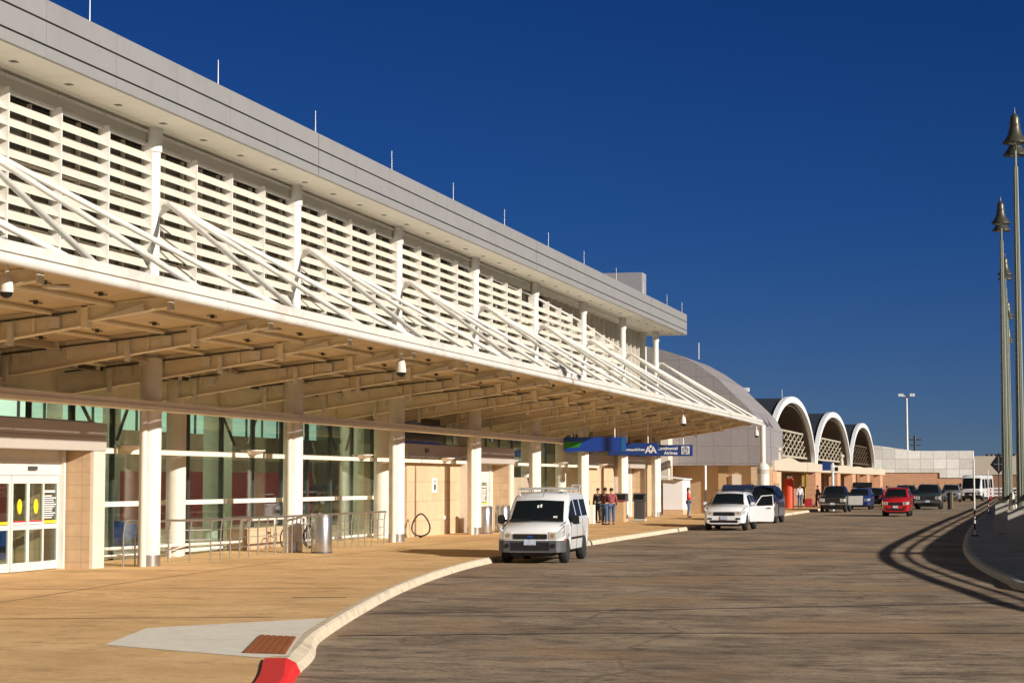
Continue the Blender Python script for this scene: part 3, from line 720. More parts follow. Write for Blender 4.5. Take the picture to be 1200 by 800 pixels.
# ------------------------------------------------------------------ vaulted terminal (three arches)
V = thing('vaulted_terminal', (-24,190,0), 'older terminal with three white rimmed barrel vaults facing the road', 'airport terminal')
XF = -17.0
arches = [(140.5,172.3),(173.0,208.2),(208.9,242.6)]
def arch_pts(y0, y1, z0, zt_, inset=0, n=36):
    c = (y0+y1)/2; a = (y1-y0)/2-inset; b = zt_-z0-inset; out = []
    for k in range(n+1):
        t = math.pi*k/n; cs = math.cos(t); sn = math.sin(t)
        e = .93
        out.append((c - a*math.copysign(abs(cs)**e, cs), z0 + b*abs(sn)**1.12))
    return out
for i,(a,b) in enumerate(arches):
    zt_ = (8.62,8.55,8.5)[i]; z0 = 3.2
    o_ = arch_pts(a,b,z0,zt_); n_ = arch_pts(a,b,z0,zt_,.47)
    def shell(outer, inner, x0, x1, name, m, par, sm=50):
        mb = MB(); N = len(outer); vs = []
        for x in (x0,x1):
            vs += [(x,y,z) for y,z in outer] + [(x,y,z) for y,z in inner]
        fs = []
        for k in range(N-1):
            fs += [(k,k+1,2*N+k+1,2*N+k),(N+k+1,N+k,3*N+k,3*N+k+1),(k+1,k,N+k,N+k+1),(2*N+k,2*N+k+1,3*N+k+1,3*N+k)]
        fs += [(0,2*N,3*N,N),(N-1,2*N-1,4*N-1,3*N-1)]
        mb.add(vs,fs); return mb.build(name, m, par, smooth=sm)
    o2 = arch_pts(a+.15,b-.15,z0,zt_-.12); n2 = arch_pts(a,b,z0,zt_,.5)
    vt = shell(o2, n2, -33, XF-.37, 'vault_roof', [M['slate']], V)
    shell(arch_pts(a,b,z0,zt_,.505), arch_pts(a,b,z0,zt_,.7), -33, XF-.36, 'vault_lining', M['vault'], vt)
    shell(o_, n_, XF-.35, XF, 'arch_rim', M['txt'], vt)
    for yy in (a+.02, b-.62):
        q = MB(); q.box(XF-.35,XF,yy,yy+.4,2.9,3.2); q.build('rim_foot', M['white'], vt)
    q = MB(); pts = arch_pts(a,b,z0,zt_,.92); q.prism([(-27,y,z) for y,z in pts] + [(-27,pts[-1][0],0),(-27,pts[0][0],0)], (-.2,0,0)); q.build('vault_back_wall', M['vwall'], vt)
    # lattice screen standing in the opening
    q = MB(); x = -17.75; ya, yb = a+(11 if i==0 else 8.5), b-.6; zz0, zz1 = 4.1, 5.95
    q.box(x-.1,x+.1,ya,yb,zz0-.1,zz0+.05); q.box(x-.1,x+.1,ya,yb,zz1,zz1+.14)
    nn = 7; rows = 3
    for k in range(nn):
        p0 = ya+(yb-ya)*k/nn; p1 = ya+(yb-ya)*(k+1)/nn
        for rr in range(rows):
            h0 = zz0+(zz1-zz0)*rr/rows; h1 = zz0+(zz1-zz0)*(rr+1)/rows
            q.cyl((x,p0,h0),(x,p1,h1),.048,n=6); q.cyl((x-.13,p1,h0),(x-.13,p0,h1),.048,n=6)
            q.ell((x-.06,p0,h0),(.12,.24,.08),8,6)
    for k in range(4): q.cyl((x,ya-1.5-k*1.9,zz0),(x,ya-3.6-k*1.9,zz1-.25*k),.09,n=6)
    q.box(x-.08,x+.08,ya-9,ya,zz0-.09,zz0+.02)
    if i < 2: q.build('lattice_screen', M['lattice'], vt)
    else: q.build('lattice_screen', M['vault'], vt)
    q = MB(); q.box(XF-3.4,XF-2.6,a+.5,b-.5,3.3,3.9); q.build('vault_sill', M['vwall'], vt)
    if i == 0:
        q = MB(); q.cyl((-18,(a+b)/2,8.4),(-18,(a+b)/2,9.2),.02,n=6); q.build('lightning_rod', M['alu'], vt)
# arcade in front with wavy parapet
mb = MB(); N = 60; vs=[]; fs=[]
for k in range(N+1):
    y = 133.5 + (243-133.5)*k/N
    zt2 = 3.50 + .10*abs(math.sin((y-133)*.2)) + (.22*math.exp(-((y-143)/5)**2))
    for x in (-18.5,-15.9): vs += [(x,y,2.88),(x,y,zt2)]
for k in range(N):
    a = k*4
    fs += [(a+2,a+3,a+7,a+6),(a,a+1,a+5,a+4),(a+1,a+3,a+7,a+5),(a,a+2,a+6,a+4)]
fs += [(0,1,3,2),(4*N,4*N+1,4*N+3,4*N+2)]
mb.add(vs,fs); mb.build('arcade_parapet', M['beige'], V)
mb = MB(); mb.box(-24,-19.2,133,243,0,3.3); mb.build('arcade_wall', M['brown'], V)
for y,dy in ((133.4,2.2),(161.5,4.5),(181,3),(197,4),(216,4),(236,4)):
    mb = MB(); mb.box(-16.75,-16.0,y,y+dy,.15,2.875); mb.build('arcade_pier', M['brick'], V)
for y in (144,156,171,189,208,226):
    mb = MB(); mb.box(-19.195,-19.1,y-2.2,y+2.2,.2,2.6); mb.build('arcade_doorway', M['upglass'], V)
for x,y in ((-17.1,137.4),(-16.2,176)):
    mb = MB(); mb.cyl((x+1.0,y,3.5),(x+1.0,y,4.3),.2,.12,n=10); mb.ell((x+1.0,y,4.3),(.25,.25,.2)); mb.build('parapet_lamp', M['lattice'], V, smooth=60)
tt = tag((lambda m: (m.cyl((-17.0,151.5,.15),(-17.0,151.5,2.35),.37,n=24), m)[1])(MB()).build('advertising_column', M['redcyl'], None, smooth=40), 'tall round orange red advertising column under the arcade', 'advertising column')
# hanging yellow sign by the arcade
t = thing('hanging_sign', (-16.4,158,2.0), 'pair of narrow yellow sign panels on a post under the arcade', 'sign')
for x in (-16.62,-16.3):
    mb = MB(); mb.box(x-.1,x+.1,158,158.06,1.75,2.72); mb.build('sign_panel', M['mustard'], t)
mb = MB(); mb.cyl((-16.46,158.1,.15),(-16.46,158.1,2.8),.05,n=8); mb.build('post', M['mustard'], t)
# blue sign on pale post by the black pickup
t = thing('blue_sign_post', (-13.95,150,.15), 'square dark blue sign on a pale post behind the black pickup', 'sign')
mb = MB(); mb.cyl((-13.6,150,0),(-13.6,150,3.5),.09,n=10); mb.build('post', M['txt'], t)
mb = MB(); mb.box(-14.35,-13.72,149.9,149.96,2.95,3.6); mb.build('sign_panel', M['sign_navy'], t)
mb = MB(); mb.box(-13.45,-13.2,149.9,149.96,2.9,3.2); mb.build('small_panel', M['black'], t)

# far walls
FW = thing('far_wall', (-8,248,0), 'far wall of white panels above orange brick closing the road', 'wall')
mb = MB(); mb.box(-20,-5.85,246,250,0,3.15); mb.build('brick_base', M['brick'], FW)
mb = MB(); mb.prism([(-20,245.9,3.16),(-5.8,245.9,3.16),(-5.8,245.9,5.75),(-12.7,245.9,5.75),(-17,245.9,6.4),(-20,245.9,6.7)],(0,4,0)); mb.box(-9.7,-5.8,245.88,246.2,2.55,3.158); mb.build('white_panelling', M['panel'], FW)
FB = thing('far_block', (2,262,0), 'lower beige block over red brick behind the lamp posts', 'building')
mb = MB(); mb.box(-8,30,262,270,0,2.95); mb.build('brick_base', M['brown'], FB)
mb = MB(); mb.box(-8,30,261.9,270,2.96,5.3); mb.build('beige_wall', M['beige'], FB)
mb = MB()
for k in range(7): mb.ell((-4.4+k*.55,266,5.4),(.35,.5,.22),8,5)
mb.build('roof_vents', M['dsteel'], FB, smooth=60)
# masts
def mast(x, y, zt_, label):
    t = thing('floodlight_mast', (x,y,0), label, 'light mast')
    q = MB(); q.cyl((x,y,0),(x,y,zt_),.22,.12,n=10); q.build('mast', M['alu'], t, smooth=40)
    q = MB(); q.cyl((x-1.1,y,zt_),(x+1.1,y,zt_),.08,n=8); q.build('cross_arm', M['alu'], t)
    for dx in (-1.0,-.65,.65,1.0):
        q = MB(); q.box(x+dx-.16,x+dx+.16,y-.35,y+.15,zt_-.05,zt_+.35); q.build('floodlight', M['txt'], t)
mast(-16.4,300,14.5,'tall pale floodlight mast behind the far white wall')
mast(-28.2,206,11.3,'floodlight mast showing over the dark vault roof beside the grey curved hall')
t = thing('utility_pole', (-16.2,318,0), 'dark utility pole with cross arms behind the far wall', 'pole')
q = MB(); q.cyl((-16.2,318,0),(-16.2,318,9.2),.2,n=8); q.build('pole', M['dsteel'], t)
q = MB(); q.box(-17.2,-15.2,317.9,318.1,8.4,8.6); q.box(-17,-15.4,317.9,318.1,7.6,7.75); q.build('cross_arm', M['dsteel'], t)

# ------------------------------------------------------------------ airline signs hung from the canopy
def textmesh(body, size, name, m, parent, loc, bold=0):
    cu = bpy.data.curves.new(name, 'FONT'); cu.body = body; cu.size = size; cu.extrude = .006; cu.offset = bold
    to = bpy.data.objects.new(name, cu); COL.objects.link(to)
    dg = bpy.context.evaluated_depsgraph_get(); me = bpy.data.meshes.new_from_object(to.evaluated_get(dg))
    bpy.data.objects.remove(to)
    me.transform(Matrix.Rotation(R(90),4,'X')); me.materials.clear(); me.materials.append(m)
    o = bpy.data.objects.new(name, me); COL.objects.link(o)
    o.parent = parent; o.location = Vector(loc) - parent.location; return o
def airline_sign(x0, x1, y, z0, z1, m, label, cat='sign'):
    t = thing('airline_sign', (x0,y,z0), label, cat, 'blue airline signs under the canopy')
    q = MB(); q.box(x0,x1,y,y+.22,z0,z1); q.build('sign_box', m, t, bevel=.01)
    for x in (x0+.5,x1-.5):
        q = MB(); q.cyl((x,y+.11,z1),(x,y+.11,5.2),.03,n=8); q.build('hanger_rod', M['alu'], t)
    return t
s1 = airline_sign(-20.0,-17.18,88.6,3.50,4.14,M['sign_blue'],'nearest blue hanging sign, with a green panel at its left end')
q = MB(); q.prism([(-19.98,88.59,3.64),(-19.25,88.59,3.70),(-19.15,88.59,3.94),(-19.98,88.59,3.96)],(0,.008,0)); q.build('green_panel', M['sign_green'], s1)
q = MB(); q.box(-17.36,-17.19,88.588,88.598,3.51,4.13); q.build('teal_panel', M['sign_teal'], s1)
s2 = airline_sign(-19.98,-17.5,98.6,3.45,4.06,M['sign_navy'],'middle blue hanging sign lettered AmericanAirlines with a white eagle emblem')
textmesh('AmericanAirlines', .165, 'lettering', M['txt'], s2, (-19.30,98.59,3.68), .004)
q = MB(); X0, Z0, YF = -17.84, 3.56, 98.592
for sg in (-1,1):
    q.prism([(X0+sg*.30,YF,Z0),(X0+sg*.22,YF,Z0),(X0+sg*.09,YF,Z0+.32),(X0+sg*.15,YF,Z0+.32)],(0,-.008,0))
    q.prism([(X0+sg*.07,YF,Z0),(X0+sg*.0,YF,Z0),(X0+sg*.07,YF,Z0+.27),(X0+sg*.125,YF,Z0+.27)],(0,-.008,0))
q.prism([(X0-.23,YF-.002,Z0+.09),(X0+.23,YF-.002,Z0+.09),(X0+.21,YF-.002,Z0+.135),(X0-.21,YF-.002,Z0+.135)],(0,-.008,0))
q.prism([(X0-.09,YF-.004,Z0+.32),(X0,YF-.004,Z0+.25),(X0+.09,YF-.004,Z0+.32),(X0,YF-.004,Z0+.41)],(0,-.008,0))
q.build('eagle_emblem', M['txt'], s2)
s3 = airline_sign(-19.96,-17.22,107.6,3.52,4.12,M['sign_navy'],'farthest blue hanging sign lettered Continental Airlines with a white globe square')
textmesh('Continental', .235, 'lettering', M['txt'], s3, (-19.12,107.59,3.86), .005)
textmesh('Airlines', .235, 'lettering', M['txt'], s3, (-18.74,107.59,3.61), .005)
q = MB(); q.box(-17.80,-17.36,107.58,107.596,3.62,4.04); sq = q.build('globe_square', M['txt'], s3)
q = MB()
for k in range(-2,3): q.box(-17.77,-17.39,107.572,107.579,3.82+k*.07,3.835+k*.07)
for k in range(-1,2):
    q.tube([(-17.58+k*.13*math.cos(u*.314-1.57),107.57,3.83+.18*math.sin(u*.314-1.57)) for u in range(11)],.008,n=4)
q.build('globe_lines', M['sign_navy'], sq)

# ------------------------------------------------------------------ street furniture on the pavement
t = thing('railing', (-20.3,55,.15), 'brushed steel railing along the glass front between the columns', 'railing')
rp = [(-20.92,44.85),(-20.92,47.5),(-20.2,48.5),(-20.2,63.0)]
def along(path, step):
    out = []
    for (xa,ya),(xb,yb) in zip(path, path[1:]):
        n_ = max(1, round(math.hypot(xb-xa, yb-ya)/step))
        out += [(lerp_(xa,xb,k/n_), lerp_(ya,yb,k/n_)) for k in range(n_)]
    return out + [path[-1]]
lerp_ = lambda a,b,t: a+(b-a)*t
for x,y in along(rp, .66):
    q = MB(); q.tube([(x,y,.15),(x,y,.9),(x+.04,y,1.18)],.022,n=8); q.build('post', M['steel'], t, smooth=50)
q = MB(); q.tube([(x+.06,y,1.2) for x,y in rp],.03,n=10); q.build('handrail', M['steel'], t, smooth=50)
for z in (.45,.7,.95):
    q = MB(); q.tube([(x,y,z) for x,y in rp],.009,n=6); q.build('cable', M['steel'], t)
# white low inner rail
t = thing('ramp_rail', (-21.4,58,.15), 'low white tubular rail with a square bend behind the steel railing', 'railing')
q = MB(); q.tube([(-22.2,45.2,.52),(-22.2,55.4,.42),(-22.2,55.7,.45),(-22.2,55.7,1.0),(-22.2,55.8,1.05),(-22.2,61.0,1.05)],.045,n=10); q.build('rail', M['white'], t, smooth=50)
q = MB()
for y in (46,50.5): q.cyl((-22.2,y,.15),(-22.2,y,.5),.03,n=8)
for y in (58.3,61): q.cyl((-22.2,y,.15),(-22.2,y,1.05),.03,n=8)
q.build('post', M['white'], t)
t2 = tag((lambda m: (m.box(-22.9,-22.35,56.2,60.5,.15,.78), m)[1])(MB()).build('planter_wall', M['stone'], None, bevel=.02), 'low tan stone planter wall behind the railing and bicycles', 'planter wall')
def bin_(x, y, h, r, label):
    t = thing('litter_bin', (x,y,.15), label, 'litter bin', 'steel litter bins', local=True)
    q = MB(); q.lathe([(r*.98,.0),(r,.03),(r,h-.12),(r*.97,h-.10)],(0,0,0),n=32); q.build('body', M['steel'], t, smooth=40)
    q = MB(); q.lathe([(r*1.02,h-.098),(r*1.02,h-.02),(r*.9,h),(r*.45,h+.005),(r*.42,h-.06)],(0,0,0),n=32); q.build('lid', M['steel'], t, smooth=40)
    q = MB(); q.lathe([(r*1.02,-.0),(r*1.02,.045)],(0,0,0),n=32); q.build('base', M['dsteel'], t, smooth=40)
    return t
bin_(-19.4,54.7,1.12,.30,'round brushed steel litter bin in front of the railing')
bin_(-20.45,76.6,1.06,.30,'left one of two steel bins by the second entrance')
bin_(-20.35,79.0,1.06,.30,'right one of two steel bins by the second entrance')
# bike rack loops and bicycles
def loop(x, y, label, rz):
    q = MB(); pts = [(.42*math.sin(a)*(.75+.25*math.cos(a)),0,.46-.40*math.cos(a)) for a in [2*math.pi*k/20 for k in range(20)]]
    q.tube(pts,.03,n=8,closed=True); q.cyl((0,0,0),(0,0,.08),.06,n=8)
    o = q.build('bike_rack', M['black'], None, smooth=50); o.location=(x,y,.15); o.rotation_euler=(0,0,rz)
    return tag(o, label, 'bike rack', 'black loop bike racks')
loop(-21.15,70.3,'black loop bike rack standing alone against the tan stone wall',R(20))
def bicycle(x, y, rz, m, label):
    t = thing('bicycle', (x,y,.15), label, 'bicycle', 'bicycles behind the railing', rz=rz, local=True)
    for wx in (-.52,.52):
        q = MB(); q.tube([(wx+.33*math.cos(a),0,.34+.33*math.sin(a)) for a in [2*math.pi*k/24 for k in range(24)]],.02,n=6,closed=True)
        for k in range(8): a=math.pi*k/8; q.cyl((wx-.32*math.cos(a),0,.34-.32*math.sin(a)),(wx+.32*math.cos(a),0,.34+.32*math.sin(a)),.003,n=4)
        q.build('wheel', M['rubber'], t)
    q = MB()
    for a,b in (((-.52,0,.34),(-.12,0,.32)),((-.12,0,.32),(.36,0,.74)),((-.12,0,.32),(-.25,0,.80)),((-.25,0,.78),(.36,0,.76)),((-.52,0,.34),(-.25,0,.74)),((.52,0,.34),(.36,0,.82)),((.36,0,.8),(.34,0,.95))): q.cyl(a,b,.018,n=6)
    q.build('frame', m, t)
    q = MB(); q.tube([(.42,-.28,.98),(.34,-.1,.97),(.34,.1,.97),(.42,.28,.98)],.014,n=6); q.build('handlebar', M['dsteel'], t)
    q = MB(); q.prism([(-.38,-.07,.83),(-.12,-.02,.85),(-.12,.02,.85),(-.38,.07,.83)],(0,0,.05)); q.build('saddle', M['black'], t)
bicycle(-21.3,58.0,R(70),M['p_silver'],'silver bicycle parked behind the railing, nearer the steel bin')
bicycle(-21.4,60.0,R(80),M['dsteel'],'dark bicycle parked behind the railing, nearer the stone wall')
# kiosks
def kiosk(x, y, label):
    t = thing('check_in_kiosk', (x,y,.15), label, 'kiosk', 'dark check-in kiosks', local=True)
    q = MB(); q.box(-.32,.32,-.28,.28,0,.12); q.build('base', M['grey_con'], t, bevel=.02)
    q = MB(); q.box(-.26,.26,-.22,.22,.12,1.0); q.build('cabinet', M['dsteel'], t, bevel=.02)
    q = MB(); q.prism([(-.34,-.26,1.0),(-.34,.26,1.0),(-.34,.20,1.42),(-.34,-.05,1.42)],(.68,0,0)); q.build('screen_housing', M['grey_plastic'], t, bevel=.02)
    q = MB(); q.prism([(-.24,-.22,1.09),(-.24,-.095,1.35),(-.24,-.105,1.355),(-.24,-.23,1.095)],(.48,0,0)); q.build('screen', M['carglass'], t)
    return t
kiosk(-19.85,101.2,'dark kiosk behind the wooden desk, left of the pair'); kiosk(-19.0,101.8,'dark kiosk right of the pair behind the wooden desk')
t = thing('wooden_desk', (-19.75,99.4,.15), 'pale wooden check-in desk with a dark top', 'desk', local=True)
q = MB(); q.box(-.62,.45,-.35,.35,0,1.02); q.build('desk_body', M['wood'], t, bevel=.01)
q = MB(); q.box(-.66,.49,-.39,.39,1.022,1.07); q.build('desk_top', M['maroon'], t)
t = thing('kerbside_cabinet', (-20.6,95.4,.15), 'dark kerbside cabinet with a white paper holder beside the two passengers', 'cabinet', local=True)
q = MB(); q.box(-.8,.3,-.3,.3,0,1.12); q.build('cabinet_body', M['dsteel'], t, bevel=.02)
q = MB(); q.prism([(.02,-.34,.75),(.26,-.34,.75),(.26,-.28,1.15),(.02,-.28,1.15)],(0,.03,0)); q.build('paper_holder', M['txt'], t)
q = MB(); q.box(.31,.58,-.25,.25,0,.9); q.build('side_panel', M['alu'], t)
# thin signs near right island
def delin(x, y, h, label):
    t = thing('delineator_post', (x,y,.15), label, 'post', 'white and red posts on the island')
    for k in range(12):
        q = MB(); q.cyl((x,y,.15+k*h/12),(x,y,.15+(k+1)*h/12),.032,n=8); q.build('band', M['c_maroon'] if k in (1,3) else M['alu'], t)
    q = MB(); q.cyl((x,y,.15),(x,y,.2),.13,n=12); q.build('base', M['rubber'], t)
delin(-1.80,77.2,2.85,'taller thin white post with red bands at the island kerb'); delin(-2.2,131,2.75,'farther thin white post with red bands beside the island kerb')
t = thing('diamond_sign', (-1.85,150,.15), 'dark diamond shaped sign on a post beside the lamp posts', 'sign')
q = MB(); q.cyl((-1.75,150,.15),(-1.75,150,4.2),.05,n=8); q.build('post', M['dsteel'], t)
q = MB(); q.prism([(-2.35,149.9,3.35),(-1.75,149.9,2.7),(-1.15,149.9,3.35),(-1.75,149.9,4.2)],(0,.03,0)); q.build('panel', M['black'], t)
q = MB(); q.box(-1.79,-1.71,149.88,149.897,2.9,3.95); q.box(-2.1,-1.4,149.87,149.879,3.36,3.42); q.build('panel_seam', M['p_grey'], t)
t = thing('road_barrier', (-3,225,0), 'white and red plank barrier at the far end of the road', 'barrier')
for x in (-3.6,-1.0):
    q = MB(); q.box(x,x+.15,225,225.2,0,1.3); q.build('post', M['c_red'], t)
for z in (.55,.95,1.3):
    q = MB(); q.box(-3.9,-.6,224.95,224.998,z,z+.16); q.build('plank', M['txt'], t)
q_ = thing('bollard', (-5.6,161,0), 'short dark post with a yellow stripe standing in the road', 'bollard')
q = MB(); q.lathe([(.22,0),(.22,.08),(.17,.12),(.18,1.25),(.05,1.32)],(-5.6,161,0),n=14); q.build('post', M['black'], q_, smooth=50)
q = MB(); q.box(-5.43,-5.36,160.9,161.0,.05,1.3); q.build('yellow_strip', M['mustard'], q_)

# ------------------------------------------------------------------ lamp posts on plinths
def lamp_post(x, y, label, wrap=False):
    t = thing('lamp_post', (x,y,.15), label, 'lamp post', 'bell headed lamp posts on the right island', local=True)
    q = MB(); q.box(-.42,.62,-.6,.6,0,1.19); q.build('plinth', M['grey_con'], t, bevel=.03)
    q = MB(); q.lathe([(.24,1.19),(.24,1.3),(.17,1.42)],(0,0,0),n=16); q.build('base_flange', M['lamp_grey'], t, smooth=40)
    q = MB(); n = 12; vs=[]; fs=[]
    for z,r in ((1.3,.135),(5,.115),(9,.09),(11.4,.072)):
        for k in range(n*2):
            a = math.pi*k/n; rr = r*(1 if k%2 else .86); vs.append((rr*math.cos(a),rr*math.sin(a),z))
    for i in range(3):
        for k in range(2*n): fs.append((i*2*n+k,i*2*n+(k+1)%(2*n),(i+1)*2*n+(k+1)%(2*n),(i+1)*2*n+k))
    q.add(vs,fs); q.build('pole', M['lamp_grey'], t)
    q = MB(); q.cyl((0,0,11.3),(0,0,12.35),.045,n=10); q.tube([(0,-1.15,12.42),(0,-1.1,12.3),(0,0,11.9),(0,1.1,12.3),(0,1.15,12.42)],.04,n=8); q.build('arm', M['lamp_grey'], t, smooth=50)
    for yy in (-1.15,1.15):
        q = MB(); q.lathe([(.37,11.92),(.36,11.96),(.26,12.08),(.19,12.22),(.155,12.42),(.17,12.43),(.17,12.47),(.14,12.48),(.135,12.66),(.09,12.76),(.03,12.80),(.012,12.98)],(0,yy,0),n=20)
        hd = q.build('lamp_head', M['bronze'], t, smooth=35)
        q = MB(); q.lathe([(.33,11.935),(.2,11.93),(.12,11.90)],(0,yy,0),n=16); q.build('lens', M['lens'], hd, smooth=50)
    return t
lamp_post(-.09,61.8,'nearest and tallest looking bell headed lamp post, at the right edge')
for k,(x,y,lb) in enumerate(((-.70,80.9,'second nearest bell headed lamp post, on its own grey plinth'),(-.72,101,'third bell headed lamp post along the island'),(-.78,126,'fourth bell headed lamp post along the island'),(-.9,148,'farthest bell headed lamp post along the island'))):
    lamp_post(x,y,lb)
q = MB(); q.lathe([(.11,1.345),(.13,1.45),(.10,1.62),(.05,1.80),(.02,1.86)],(-.34,61.45,-.0),n=10)
for v in range(len(q.v)): q.v[v] = (q.v[v][0]+random.uniform(-.02,.02), q.v[v][1]+random.uniform(-.02,.02), q.v[v][2]); 
tag(q.build('wrapped_shrub', M['pillar'], None), 'small pale wrapped bundle standing on the plinth of the nearest lamp post', 'bundle')

# ------------------------------------------------------------------ elevated roadway to the right (casts the long curved shadow)
sh = [(40,-8),(24,6),(12,19),(5,28),(0.4,34.2),(-1.5,42.3),(-3.0,50.8),(-4.0,58.0),(-4.5,66.5),(-4.6,81),(-4.5,112),(-4.2,150),(-4.0,199),(-4.0,270)]
HT = 4.2
offv = Vector((math.cos(SUN_AZ), math.sin(SUN_AZ)))*HT/math.tan(SUN_EL)
ep = smooth_path([(a+offv.x, b+offv.y) for a,b in sh], 6)
E_ = thing('raised_roadway', (20,60,0), 'raised concrete roadway with a railed parapet right of the road', 'elevated road')
def sweep(prof, name, m):
    vs=[]; fs=[]; n=len(prof); 
    for i,p in enumerate(ep):
        t = (ep[min(i+1,len(ep)-1)]-ep[max(i-1,0)]).normalized(); nr = Vector((t.y,-t.x))
        for d,z in prof: vs.append((p.x+nr.x*d,p.y+nr.y*d,z))
    for i in range(len(ep)-1):
        for j in range(n): fs.append((i*n+j,i*n+(j+1)%n,(i+1)*n+(j+1)%n,(i+1)*n+j))
    fs += [tuple(range(n)), tuple((len(ep)-1)*n+j for j in range(n-1,-1,-1))]
    q = MB(); q.add(vs,fs); return q.build(name, m, E_)
sweep([(0,4.06),(.10,4.06),(.10,4.2),(0,4.2)],'top_rail',M['steel_cream'])
sweep([(.03,3.83),(.09,3.83),(.09,3.89),(.03,3.89)],'lower_rail',M['steel_cream'])
sweep([(0,0),(.3,0),(.3,3.66),(0,3.66)],'retaining_wall',M['ramp_con'])
sweep([(.302,0),(11,0),(11,2.7),(.302,2.7)],'deck',M['ramp_con'])
sweep([(11.002,0),(11.3,0),(11.3,3.5),(11.002,3.5)],'outer_parapet',M['ramp_con'])
q = MB()
for i in range(0,len(ep)-1):
    p = ep[i]; q.box(p.x-.02+.06,p.x+.02+.06,p.y-.02,p.y+.02,3.6,4.08)
q.build('rail_post', M['steel_cream'], E_)

# parking garage off to the right, mirrored in the terminal glass
PG = thing('parking_garage', (70,210,0), 'long open decked parking garage across the road, mirrored in the terminal glass', 'parking garage')
for k,z in enumerate((3.2,6.6,10.0,13.0)):
    q = MB(); q.box(66,90,-30,460,z,z+1.15); q.build('deck_band', M['brick'] if k%2 else M['beige'], PG)
for y in range(-28,460,9):
    q = MB(); q.box(66.3,67.1,y,y+1.0,0,13); q.build('garage_column', M['ramp_con'], PG)
q = MB(); q.box(80,80.5,-30,460,0,13); q.build('inner_wall', M['grey_con'], PG)
